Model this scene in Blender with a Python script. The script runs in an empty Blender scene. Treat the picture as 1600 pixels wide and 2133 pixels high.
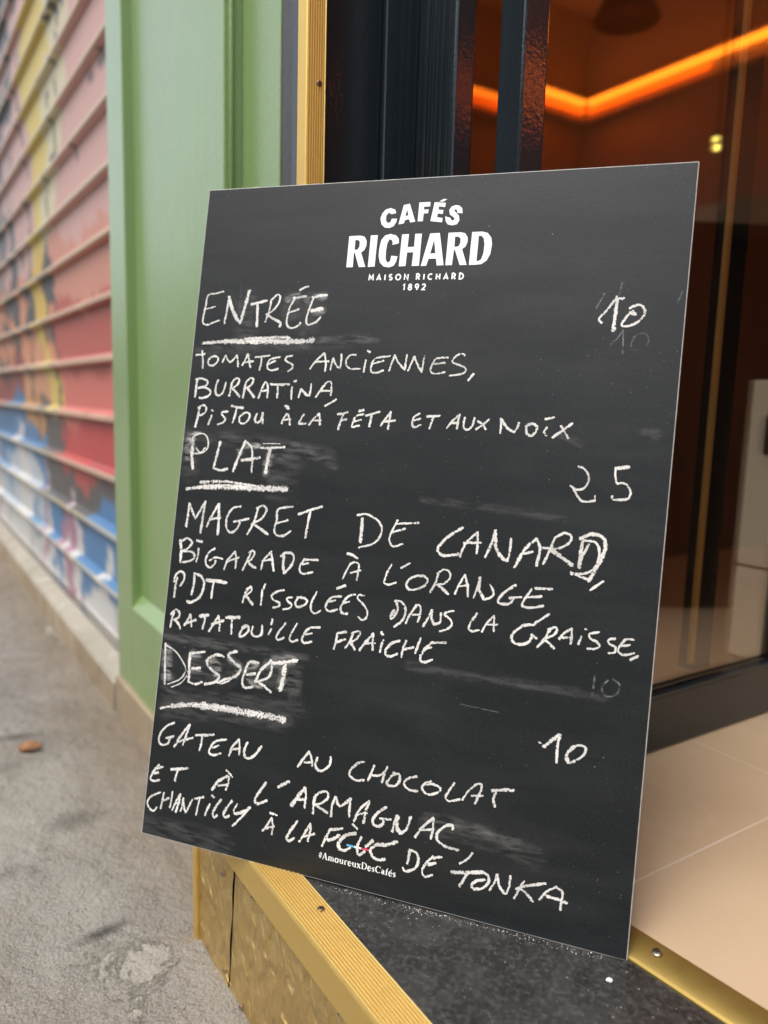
import bpy, bmesh, math, random
from mathutils import Vector, Matrix, geometry
random.seed(7)
SC = bpy.context.scene
COL = SC.collection
R = math.radians

# ---------------------------------------------------------------- camera
cam_d = bpy.data.cameras.new('camera')
cam_d.sensor_fit = 'HORIZONTAL'; cam_d.sensor_width = 36.0; cam_d.lens = 36.0
cam_d.clip_start = 0.02; cam_d.clip_end = 500.0
cam = bpy.data.objects.new('camera', cam_d); COL.objects.link(cam)
cam.matrix_world = Matrix(((0.5454657, -0.13544043, 0.82711732, 0.0),
                           (0.83766835, 0.05523577, -0.54337901, 0.0),
                           (0.02790902, 0.98924461, 0.14358338, 0.793),
                           (0, 0, 0, 1)))
cam_d.dof.use_dof = True
cam_d.dof.focus_distance = 0.89
cam_d.dof.aperture_fstop = 3.5
SC.camera = cam

# ---------------------------------------------------------------- sky, sun, exposure
SUN_EL, SUN_AZ = R(60), R(162)          # azimuth clockwise from +Y
w = bpy.data.worlds.new('World'); SC.world = w; w.use_nodes = True
nt = w.node_tree
sky = nt.nodes.new('ShaderNodeTexSky'); sky.sky_type = 'NISHITA'; sky.sun_disc = False
sky.sun_elevation = SUN_EL; sky.sun_rotation = SUN_AZ
sky.air_density = 1.0; sky.dust_density = 4.0; sky.ozone_density = 1.0
nt.nodes['Background'].inputs['Strength'].default_value = 0.15
hs = nt.nodes.new('ShaderNodeHueSaturation'); hs.inputs['Saturation'].default_value = .42      # a hazy white sky
nt.links.new(sky.outputs[0], hs.inputs['Color']); nt.links.new(hs.outputs[0], nt.nodes['Background'].inputs['Color'])
sun_d = bpy.data.lights.new('sun', 'SUN'); sun_d.energy = 0.75; sun_d.angle = R(28); sun_d.color = (1, .96, .9)
sun = bpy.data.objects.new('sun', sun_d); COL.objects.link(sun)
sd = Vector((math.sin(SUN_AZ)*math.cos(SUN_EL), math.cos(SUN_AZ)*math.cos(SUN_EL), math.sin(SUN_EL)))
sun.rotation_euler = sd.to_track_quat('Z', 'Y').to_euler()
sun.location = (0, -3, 6)
SC.view_settings.view_transform = 'Standard'; SC.view_settings.look = 'None'
SC.view_settings.exposure = 0.98; SC.view_settings.gamma = 1.0

# ---------------------------------------------------------------- helpers
def tag(o, label=None, cat=None, group=None, kind=None):
    if label: o['label'] = label
    if cat: o['category'] = cat
    if group: o['group'] = group
    if kind: o['kind'] = kind
    return o

def obj(name, bm, m, parent=None, smooth=False):
    me = bpy.data.meshes.new(name)
    bm.normal_update(); bm.to_mesh(me); bm.free()
    o = bpy.data.objects.new(name, me); COL.objects.link(o)
    for k in (m if isinstance(m, (list, tuple)) else [m]): me.materials.append(k)
    if smooth:
        for p in me.polygons: p.use_smooth = True
    if parent: o.parent = parent
    return o

def empty(name, loc=(0, 0, 0), label=None, cat=None, group=None):
    o = bpy.data.objects.new(name, None); o.location = loc; o.empty_display_size = .05
    COL.objects.link(o); return tag(o, label, cat, group)

def box(bm, x0, x1, y0, y1, z0, z1, bev=0.0, mi=0, seg=2):
    vs = [bm.verts.new((x, y, z)) for z in (z0, z1) for y in (y0, y1) for x in (x0, x1)]
    fs = [(0, 2, 3, 1), (4, 5, 7, 6), (0, 1, 5, 4), (2, 6, 7, 3), (0, 4, 6, 2), (1, 3, 7, 5)]
    faces = [bm.faces.new([vs[i] for i in f]) for f in fs]
    for f in faces: f.material_index = mi
    if bev > 0:
        es = list({e for f in faces for e in f.edges})
        bmesh.ops.bevel(bm, geom=es, offset=bev, segments=seg, affect='EDGES', profile=.5)
    return faces

def extrude_x(bm, prof, x0, x1, caps=True, smooth_idx=None):
    """prof: closed list of (y,z), extruded along x"""
    a = [bm.verts.new((x0, y, z)) for y, z in prof]; b = [bm.verts.new((x1, y, z)) for y, z in prof]
    n = len(prof)
    for i in range(n):
        j = (i+1) % n
        bm.faces.new((a[i], a[j], b[j], b[i]))
    if caps:
        bm.faces.new(a[::-1]); bm.faces.new(b)
    bmesh.ops.recalc_face_normals(bm, faces=bm.faces[:])

def extrude_z(bm, prof, z0, z1):
    a = [bm.verts.new((x, y, z0)) for x, y in prof]; b = [bm.verts.new((x, y, z1)) for x, y in prof]
    n = len(prof)
    for i in range(n):
        j = (i+1) % n
        bm.faces.new((a[i], a[j], b[j], b[i]))
    bm.faces.new(a[::-1]); bm.faces.new(b)
    bmesh.ops.recalc_face_normals(bm, faces=bm.faces[:])

def lathe(bm, prof, seg=24, M=None):
    """prof: (r,z)"""
    rings = []
    for r, z in prof:
        rings.append([bm.verts.new((r*math.cos(2*math.pi*k/seg), r*math.sin(2*math.pi*k/seg), z)) for k in range(seg)])
    for a, b in zip(rings, rings[1:]):
        for k in range(seg):
            bm.faces.new((a[k], a[(k+1) % seg], b[(k+1) % seg], b[k]))
    bm.faces.new(rings[-1]); bm.faces.new(rings[0][::-1])
    if M is not None:
        bmesh.ops.transform(bm, matrix=M, verts=[v for r in rings for v in r])
    bmesh.ops.recalc_face_normals(bm, faces=bm.faces[:])

# ---------------------------------------------------------------- material helpers
class NM:
    def __init__(s, name):
        s.m = bpy.data.materials.new(name); s.m.use_nodes = True
        s.t = s.m.node_tree; s.b = s.t.nodes['Principled BSDF']
        s._co = None
    def n(s, typ, **kw):
        nd = s.t.nodes.new(typ)
        for k, v in kw.items(): setattr(nd, k, v)
        return nd
    def l(s, a, b): s.t.links.new(a, b)
    def co(s, scale=(1, 1, 1), rot=(0, 0, 0)):
        if s._co is None: s._co = s.n('ShaderNodeTexCoord')
        mp = s.n('ShaderNodeMapping'); mp.inputs['Scale'].default_value = scale; mp.inputs['Rotation'].default_value = rot
        s.l(s._co.outputs['Object'], mp.inputs['Vector']); return mp.outputs[0]
    def noise(s, sc, det=4, rough=.55, dist=0, scale=(1, 1, 1), rot=(0, 0, 0)):
        nd = s.n('ShaderNodeTexNoise'); nd.inputs['Scale'].default_value = sc; nd.inputs['Detail'].default_value = det
        nd.inputs['Roughness'].default_value = rough; nd.inputs['Distortion'].default_value = dist
        s.l(s.co(scale, rot), nd.inputs['Vector']); return nd.outputs['Fac']
    def vor(s, sc, feat='F1', scale=(1, 1, 1), out='Distance', rnd=1.0):
        nd = s.n('ShaderNodeTexVoronoi'); nd.feature = feat; nd.inputs['Scale'].default_value = sc
        nd.inputs['Randomness'].default_value = rnd
        s.l(s.co(scale), nd.inputs['Vector']); return nd.outputs[out]
    def ramp(s, fac, stops, interp='LINEAR'):
        nd = s.n('ShaderNodeValToRGB'); nd.color_ramp.interpolation = interp
        e = nd.color_ramp.elements
        while len(e) < len(stops): e.new(.5)
        for k, (p, c) in enumerate(stops):
            e[k].position = p
            e[k].color = (c, c, c, 1) if isinstance(c, (int, float)) else (*c, 1)
        s.l(fac, nd.inputs[0]); return nd.outputs[0]
    def mix(s, fac, a, b, mode='MIX'):
        nd = s.n('ShaderNodeMix'); nd.data_type = 'RGBA'; nd.blend_type = mode
        for sock, v in ((nd.inputs[0], fac), (nd.inputs[6], a), (nd.inputs[7], b)):
            if isinstance(v, bpy.types.NodeSocket): s.l(v, sock)
            elif isinstance(v, (int, float)): sock.default_value = v
            else: sock.default_value = (*v, 1)
        return nd.outputs[2]
    def math(s, op, a, b=None, c=None, clamp=False):
        nd = s.n('ShaderNodeMath'); nd.operation = op; nd.use_clamp = clamp
        for i, v in enumerate((a, b, c)):
            if v is None: continue
            if isinstance(v, bpy.types.NodeSocket): s.l(v, nd.inputs[i])
            else: nd.inputs[i].default_value = v
        return nd.outputs[0]
    def set(s, **kw):
        nm = dict(color='Base Color', rough='Roughness', metal='Metallic', spec='Specular IOR Level', alpha='Alpha',
                  coat='Coat Weight', coatr='Coat Roughness', emit='Emission Color', emits='Emission Strength', normal='Normal')
        for k, v in kw.items():
            sk = s.b.inputs[nm[k]]
            if isinstance(v, bpy.types.NodeSocket): s.l(v, sk)
            elif isinstance(v, (int, float)): sk.default_value = v
            else: sk.default_value = (*v, 1)
        return s
    def bump(s, hgt, strength=.3, dist=.01, prev=None):
        nd = s.n('ShaderNodeBump'); nd.inputs['Strength'].default_value = strength; nd.inputs['Distance'].default_value = dist
        s.l(hgt, nd.inputs['Height'])
        if prev is not None: s.l(prev, nd.inputs['Normal'])
        s.set(normal=nd.outputs[0]); return nd.outputs[0]

def plain(name, col, rough=.5, metal=0, spec=.5, var=.0, vscale=8, bump=0, bscale=60):
    k = NM(name); k.set(rough=rough, metal=metal, spec=spec)
    if var:
        f = k.noise(vscale, 5)
        k.set(color=k.mix(f, tuple(c*(1-var) for c in col), tuple(min(1, c*(1+var)) for c in col)))
    else: k.set(color=col)
    if bump: k.bump(k.noise(bscale, 4), bump, .004)
    return k.m

def emis(name, col, st):
    k = NM(name); k.set(color=(0, 0, 0), emit=col, emits=st); return k.m

# ---------------------------------------------------------------- materials
def m_board():
    k = NM('chalkboard_black')
    st = k.noise(5, 6, .6, .4, scale=(1, 5, 1), rot=(0, 0, R(8)))       # wiping streaks
    cl = k.noise(3.2, 4, .6)
    dust = k.math('MULTIPLY', k.ramp(st, [(.38, 0), (.75, 1)]), k.ramp(cl, [(.3, .15), (.75, 1)]))
    base = k.mix(k.math('MULTIPLY', dust, .22), (.0105, .0125, .0135), (.085, .088, .090))
    fine = k.noise(420, 3, .7, scale=(1, 1, 1))
    base = k.mix(k.math('MULTIPLY', k.ramp(fine, [(.52, 0), (.8, 1)]), .07), base, (.25, .25, .25))
    v = k.vor(140)
    keep = k.ramp(k.noise(9, 4, .6), [(.45, 0), (.7, 1)])
    sp = k.math('MULTIPLY', k.ramp(v, [(.035, 1), (.07, 0)]), keep)
    sp2 = k.ramp(k.vor(38), [(.012, 1), (.022, 0)])
    base = k.mix(k.math('MULTIPLY', k.math('MAXIMUM', sp, sp2), .55), base, (.6, .6, .58))
    r = k.mix(cl, (.34,)*3, (.48,)*3)
    k.set(color=base, rough=r, spec=.27)
    k.bump(k.noise(600, 2), .06, .002)
    return k.m

def m_chalk(name, dens=1.0, faint=False, col=(.70, .69, .655)):
    k = NM(name)
    e = k.n('ShaderNodeAttribute'); e.attribute_name = 'edge'
    if not faint:
        g = k.noise(430, 2, .65)
        g2 = k.noise(70, 3, .65)
        a = k.math('MULTIPLY_ADD', e.outputs['Fac'], 1.9, -.55)
        a = k.math('ADD', a, k.math('MULTIPLY_ADD', g, 8.5, -3.75 if dens == 1 else -4.15))
        a = k.math('ADD', a, k.math('MULTIPLY_ADD', g2, 3.0, -1.5), clamp=True)
        a = k.math('MULTIPLY', a, k.math('MULTIPLY_ADD', k.noise(38, 3, .6), 1.1, .33, clamp=True))
    else:
        g = k.noise(160, 4, .65, .3, scale=(.22, 1, 1), rot=(0, 0, R(4)))
        a = k.math('MULTIPLY', k.ramp(g, [(.40, .0), (.74, 1)]), k.math('POWER', e.outputs['Fac'], 1.5))
        a = k.math('MULTIPLY', a, dens)
    k.set(color=col, rough=1.0, spec=.1, alpha=a)
    return k.m

def m_granite():
    k = NM('black_granite')
    f = k.noise(160, 5, .7)
    base = k.mix(k.ramp(f, [(.48, 0), (.78, 1)]), (.010, .0105, .011), (.075, .075, .07))
    d = k.ramp(k.noise(14, 6, .65, .6), [(.35, 0), (.8, 1)])
    base = k.mix(k.math('MULTIPLY', d, .22), base, (.22, .21, .195))
    s = k.math('MULTIPLY', k.ramp(k.vor(120), [(.07, 1), (.13, 0)]), k.ramp(k.noise(30, 3), [(.42, 0), (.62, 1)]))
    base = k.mix(k.math('MULTIPLY', s, .5), base, (.55, .54, .5))
    s2 = k.ramp(k.vor(55, scale=(1, 2.2, 1)), [(.03, 1), (.05, 0)])
    base = k.mix(k.math('MULTIPLY', s2, .5), base, (.6, .58, .52))
    k.set(color=base, rough=k.mix(d, (.16,)*3, (.5,)*3))
    k.bump(f, .08, .002)
    return k.m

def m_gold(name='gold_anodised', col=(.80, .56, .18), rough=.42, metal=.82):
    k = NM(name)
    f = k.noise(30, 5, .6, scale=(.15, 1, 1))
    k.set(color=k.mix(f, tuple(c*.95 for c in col), tuple(min(1, c*1.04) for c in col)), metal=metal, rough=k.mix(k.noise(40, 4), (rough-.07,)*3, (rough+.1,)*3))
    return k.m

def m_hammered():
    k = NM('hammered_brass')
    c = k.noise(22, 4, .6)
    base = k.mix(c, (.56, .38, .13), (.80, .60, .27))
    st = k.ramp(k.noise(35, 5, .7, 1.0, scale=(1, 1, .5)), [(.55, 0), (.8, 1)])
    base = k.mix(k.math('MULTIPLY', st, .35), base, (.75, .68, .5))
    k.set(color=base, metal=.92, rough=k.mix(k.noise(50, 3), (.38,)*3, (.50,)*3))
    h1 = k.noise(50, 1.5, .4, .5, scale=(1, 1, .55))
    h2 = k.noise(170, 2, .5, .6, scale=(1, 1, .6))
    hh = k.math('ADD', h1, k.math('MULTIPLY', h2, .06))
    k.bump(hh, 1.0, .030)
    return k.m

def m_green():
    k = NM('green_gloss_paint')
    f = k.noise(6, 5, .6, scale=(1, 1, .35))
    base = k.mix(f, (.166, .258, .088), (.194, .298, .106))
    ch = k.ramp(k.noise(26, 6, .7), [(.70, 0), (.78, 1)])
    base = k.mix(k.math('MULTIPLY', ch, .25), base, (.40, .46, .36))
    k.set(color=base, rough=k.mix(k.noise(12, 3), (.30,)*3, (.42,)*3), spec=.5, coat=.8, coatr=.26)
    a = k.bump(k.noise(110, 3, .5), .22, .004)
    k.bump(k.noise(40, 4, .6, scale=(1, 1, .06)), .16, .004, a)
    return k.m

def m_black_gloss():
    k = NM('black_gloss_paint')
    f = k.noise(9, 5, .6, scale=(1, 1, .3))
    k.set(color=k.mix(f, (.011, .016, .020), (.020, .027, .033)), rough=k.mix(f, (.05,)*3, (.11,)*3), spec=.5)
    a = k.bump(k.noise(170, 3, .55), .14, .002)
    k.bump(k.noise(60, 3, .5, scale=(1, 1, .05)), .10, .002, a)
    return k.m

# oil and tyre stains, flaked plaster: x, y, half sizes, angle, ...
PSTAIN = [(-1.086, 0.235, 0.065, 0.02, 98.796, 0.45, 0.9, 0.85), (-1.426, 0.27, 0.069, 0.05, 92.585, 0.55, 0.7, 0.6), (-1.86, 0.231, 0.08, 0.03, 79.961, 0.5, 0.7, 0.75), (-1.715, 0.187, 0.043, 0.04, 99.012, 0.5, 0.6, 0.4), (-1.958, 0.369, 0.104, 0.06, 25.135, 0.5, 0.7, 0.25), (-1.311, 0.131, 0.029, 0.05, 39.897, 0.5, 0.8, 0.4)]
PFLAKE = [(-0.981, 0.261, 0.093, 0.15, 97.942), (-1.32, 0.181, 0.045, 0.09, 55.095), (-2.637, 0.442, 0.416, 0.05, 1.868)]
def m_pavement():
    k = NM('worn_concrete')
    k.co(); sp = k.n('ShaderNodeSeparateXYZ'); k.l(k._co.outputs['Object'], sp.inputs[0])
    wob = k.noise(11, 6, .68); wob2 = k.noise(26, 6, .7, .5)
    def blob(cx, cy, rx, ry, ang, soft, wamt):
        """stain with a shape of its own: a wobbly ellipse on the ground"""
        dx = k.math('SUBTRACT', sp.outputs['X'], cx); dy = k.math('SUBTRACT', sp.outputs['Y'], cy)
        c, s = math.cos(R(ang)), math.sin(R(ang))
        u = k.math('ADD', k.math('MULTIPLY', dx, c/rx), k.math('MULTIPLY', dy, s/rx))
        v = k.math('ADD', k.math('MULTIPLY', dx, -s/ry), k.math('MULTIPLY', dy, c/ry))
        d = k.math('SQRT', k.math('ADD', k.math('MULTIPLY', u, u), k.math('MULTIPLY', v, v)))
        d = k.math('ADD', d, k.math('MULTIPLY_ADD', wob2 if soft < .4 else wob, wamt, -wamt/2))
        return k.ramp(d, [(max(0, .62-soft), 1), (.62+soft*.6, 0)])
    def mx(base, m, f, col): return k.mix(k.math('MULTIPLY', m, f), base, col)
    base = k.mix(k.ramp(k.noise(1.6, 6, .6, .3), [(.3, 0), (.7, 1)]), (.150, .139, .124), (.330, .308, .276))
    base = mx(base, k.ramp(k.noise(6, 6, .65, .6), [(.5, 0), (.75, 1)]), .5, (.40, .375, .34))
    base = mx(base, k.ramp(k.noise(4.5, 6, .62, .8, scale=(.6, 1.6, 1), rot=(0, 0, R(35))), [(.55, 0), (.72, 1)]), .62, (.105, .097, .086))
    base = mx(base, k.ramp(k.noise(2.6, 4, .6), [(.48, 0), (.72, 1)]), .4, (.25, .20, .145))
    fine = k.noise(260, 4, .7)
    base = mx(base, k.ramp(fine, [(.32, 1), (.52, 0)]), .7, (.105, .096, .083))
    gs = k.math('MULTIPLY', k.ramp(k.vor(95), [(.14, 1), (.22, 0)]), k.ramp(k.noise(17, 3), [(.46, 0), (.62, 1)]))
    base = mx(base, gs, .55, (.46, .435, .40))
    ds = k.math('MULTIPLY', k.ramp(k.vor(60), [(.10, 1), (.16, 0)]), k.ramp(k.noise(12, 3), [(.50, 0), (.64, 1)]))
    base = mx(base, ds, .6, (.07, .064, .056))
    base = mx(base, k.ramp(fine, [(.56, 0), (.72, 1)]), .45, (.47, .45, .42))
    dk = (.060, .054, .050)
    for cx, cy, rx, ry, an, so, wa, f in PSTAIN: base = mx(base, blob(cx, cy, rx, ry, an, so, wa), f, dk)
    wl = k.math('MULTIPLY', k.ramp(k.math('ADD', sp.outputs['Y'], k.math('MULTIPLY', wob, .25)), [(.38, 0), (.56, 1)]), k.math('LESS_THAN', sp.outputs['X'], -1.0))
    base = mx(base, wl, .55, (.205, .150, .095))
    reg = None
    for cx, cy, rx, ry, an in PFLAKE:
        m_ = blob(cx, cy, rx, ry, an, .5, 1.0); reg = m_ if reg is None else k.math('MAXIMUM', reg, m_)
    isl = k.math('ADD', k.noise(16, 9, .68, .6), k.math('MULTIPLY_ADD', reg, .26, -.26))
    pl = k.ramp(isl, [(.43, 0), (.475, 1)])
    base = mx(base, k.math('MULTIPLY', pl, k.ramp(fine, [(.25, .5), (.6, 1)])), .72, (.50, .475, .42))
    base = mx(base, k.ramp(isl, [(.37, 0), (.42, 1)]), .28, (.12, .11, .09))
    cr = k.n('ShaderNodeTexVoronoi'); cr.feature = 'DISTANCE_TO_EDGE'; cr.inputs['Scale'].default_value = 6
    wv = k.n('ShaderNodeMix'); wv.data_type = 'RGBA'; wv.blend_type = 'LINEAR_LIGHT'; wv.inputs[0].default_value = .16
    k.l(k.co(), wv.inputs[6])
    nn = k.n('ShaderNodeTexNoise'); nn.inputs['Scale'].default_value = 8; nn.inputs['Detail'].default_value = 8
    k.l(k.co(), nn.inputs['Vector']); k.l(nn.outputs['Color'], wv.inputs[7])
    k.l(wv.outputs[2], cr.inputs['Vector'])
    crk = k.math('MULTIPLY', k.ramp(cr.outputs['Distance'], [(.002, 1), (.012, 0)]), k.ramp(k.noise(3, 3), [(.48, 0), (.66, 1)]))
    base = k.mix(k.math('MULTIPLY', crk, .55), base, (.09, .08, .07))
    k.set(color=base, rough=.9, spec=.25)
    a = k.bump(k.math('ADD', k.noise(330, 5, .7), k.math('MULTIPLY', k.vor(210), -.45)), .8, .003)
    a = k.bump(k.noise(30, 4, .6), .22, .008, a)
    a = k.bump(k.noise(13, 6, .65), .9, .03, a)
    a = k.bump(pl, .8, .004, a)
    k.bump(k.math('MULTIPLY', crk, -1.0), .5, .004, a)
    return k.m

def m_tile():
    k = NM('beige_floor_tile')
    base = k.mix(k.ramp(k.noise(1.8, 5, .6, .5), [(.3, 0), (.7, 1)]), (.43, .312, .200), (.52, .392, .262))
    vein = k.noise(1.3, 3, .5, .3, scale=(1, 2.2, 1), rot=(0, 0, R(-30)))
    vb = k.math('ABSOLUTE', k.math('SUBTRACT', vein, .5))
    base = k.mix(k.math('MULTIPLY', k.ramp(vb, [(.0, 1), (.010, 0)]), .13), base, (.66, .52, .40))
    dirt = k.ramp(k.noise(17, 6, .7, .4, scale=(.5, 1.6, 1)), [(.66, 0), (.76, 1)])
    base = k.mix(k.math('MULTIPLY', dirt, .3), base, (.25, .19, .14))
    base = k.mix(k.math('MULTIPLY', k.ramp(k.vor(60), [(.02, 1), (.04, 0)]), .5), base, (.15, .11, .08))
    # joints: real tile grid 0.6 m, running with the walls
    sp = k.n('ShaderNodeSeparateXYZ'); k.l(k._co.outputs['Object'], sp.inputs[0])
    def joint(sock, off, w):
        a = k.math('ADD', sock, off); a = k.math('MULTIPLY', a, 1/.6); a = k.math('FRACT', a)
        a = k.math('ABSOLUTE', k.math('SUBTRACT', a, .5)); return k.math('LESS_THAN', a, w/.6)
    jx = k.math('MAXIMUM', joint(sp.outputs['X'], .5335+.3+6, .0017), joint(sp.outputs['Y'], .37, .0017))
    base = k.mix(k.math('MULTIPLY', jx, .75), base, (.60, .50, .40))
    k.set(color=base, rough=k.mix(k.noise(6, 4), (.26,)*3, (.42,)*3))
    k.bump(k.math('MULTIPLY', jx, -1.0), .3, .002)
    return k.m

def m_glass():
    k = NM('window_glass')
    t = k.t; t.nodes.remove(k.b)
    tr = k.n('ShaderNodeBsdfTransparent'); tr.inputs[0].default_value = (.86, .80, .74, 1)
    gl = k.n('ShaderNodeBsdfGlossy'); gl.inputs['Roughness'].default_value = .02
    fr = k.n('ShaderNodeFresnel'); geo = k.n('ShaderNodeNewGeometry'); k.l(k.math('MULTIPLY_ADD', geo.outputs['Backfacing'], 1/1.45-1.45, 1.45), fr.inputs['IOR'])
    mx = k.n('ShaderNodeMixShader')
    k.l(k.math('MULTIPLY_ADD', fr.outputs[0], 1.0, .11, clamp=True), mx.inputs[0]); k.l(tr.outputs[0], mx.inputs[1]); k.l(gl.outputs[0], mx.inputs[2])
    k.l(mx.outputs[0], t.nodes['Material Output'].inputs['Surface'])
    return k.m

def m_stone(name, a, b, rough=.85):
    k = NM(name)
    base = k.mix(k.ramp(k.noise(5, 6, .65, .4), [(.3, 0), (.7, 1)]), a, b)
    pa = k.ramp(k.noise(8, 6, .65), [(.58, 0), (.68, 1)])
    base = k.mix(k.math('MULTIPLY', pa, .5), base, (.5, .47, .41))
    k.set(color=base, rough=rough)
    k.bump(k.noise(50, 6, .7), .5, .006)
    return k.m

def m_shutter():
    k = NM('painted_steel')
    a = k.n('ShaderNodeVertexColor'); a.layer_name = 'paint'
    k.set(color=k.mix(k.math('MULTIPLY', k.noise(20, 5), .25), a.outputs[0], (.3, .28, .26)), rough=.5)
    k.bump(k.noise(30, 3), .1, .003)
    return k.m

M = dict(brassp=plain('dull_brass', (.62, .42, .16), .45, .35), dwall=plain('dark_brown_paint', (.15, .095, .065), .4, var=.35, vscale=2.5), board=m_board(), chalk=m_chalk('chalk'), soft=m_chalk('soft_chalk', .8), ghost=m_chalk('wiped_chalk', .34, True, (.62, .66, .70)),
         smear=m_chalk('chalk_smear', .085, True), rub=m_chalk('rubbed_chalk', .55, True), printw=plain('white_print', (.80, .82, .80), .5), printb=plain('blue_print', (.10, .42, .62), .5),
         printr=plain('red_print', (.62, .045, .08), .5), edge=plain('bare_board_edge', (.42, .41, .39), .7, var=.5, vscale=60),
         granite=m_granite(), gold=m_gold(), goldm=m_gold('gold_trim_metal', (.82, .56, .16), .44, .72), gold2=m_gold('aged_brass', (.36, .25, .07), .42, .8), hammered=m_hammered(), green=m_green(),
         grey=plain('dark_grey_paint', (.046, .043, .045), .42, var=.25, vscale=18, bump=.35, bscale=45), black=m_black_gloss(),
         pave=m_pavement(), tile=m_tile(), glass=m_glass(),
         ledge=m_stone('pale_stone', (.25, .225, .18), (.36, .33, .27)), plinth=m_stone('brown_stone', (.20, .15, .095), (.33, .26, .17)),
         shutter=m_shutter(), steel=plain('screw_steel', (.55, .50, .42), .3, 1), rust=plain('tarnished_screw', (.20, .13, .08), .45, .8),
         dark=plain('dark_recess', (.01, .008, .007), .8), wallp=plain('interior_paint', (.50, .38, .30), .45, var=.25, vscale=3),
         ceilp=plain('ceiling_paint', (.60, .49, .40), .6, var=.15, vscale=2),
         render=plain('pale_render', (.42, .40, .36), .85, var=.2, vscale=2, bump=.3),
         cream=plain('cream_laminate', (.80, .72, .54), .4, var=.08), wood=plain('dark_brown_wood', (.035, .019, .010), .45, var=.5, vscale=6),
         beige=plain('beige_metal', (.48, .36, .22), .45, var=.1),
         led=emis('led_orange', (1.0, .215, .012), 6.0), led2=emis('led_red_orange', (1.0, .10, .003), 4.2),
         bulb=emis('lit_bulb', (1.0, .82, .16), 6.0), lilac=emis('lit_lilac_spot', (.75, .60, 1.0), 5.0),
         leaf=plain('dry_leaf', (.48, .25, .12), .6, var=.65, vscale=130), crumb=plain('chalk_crumb', (.75, .73, .68), .9))
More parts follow.
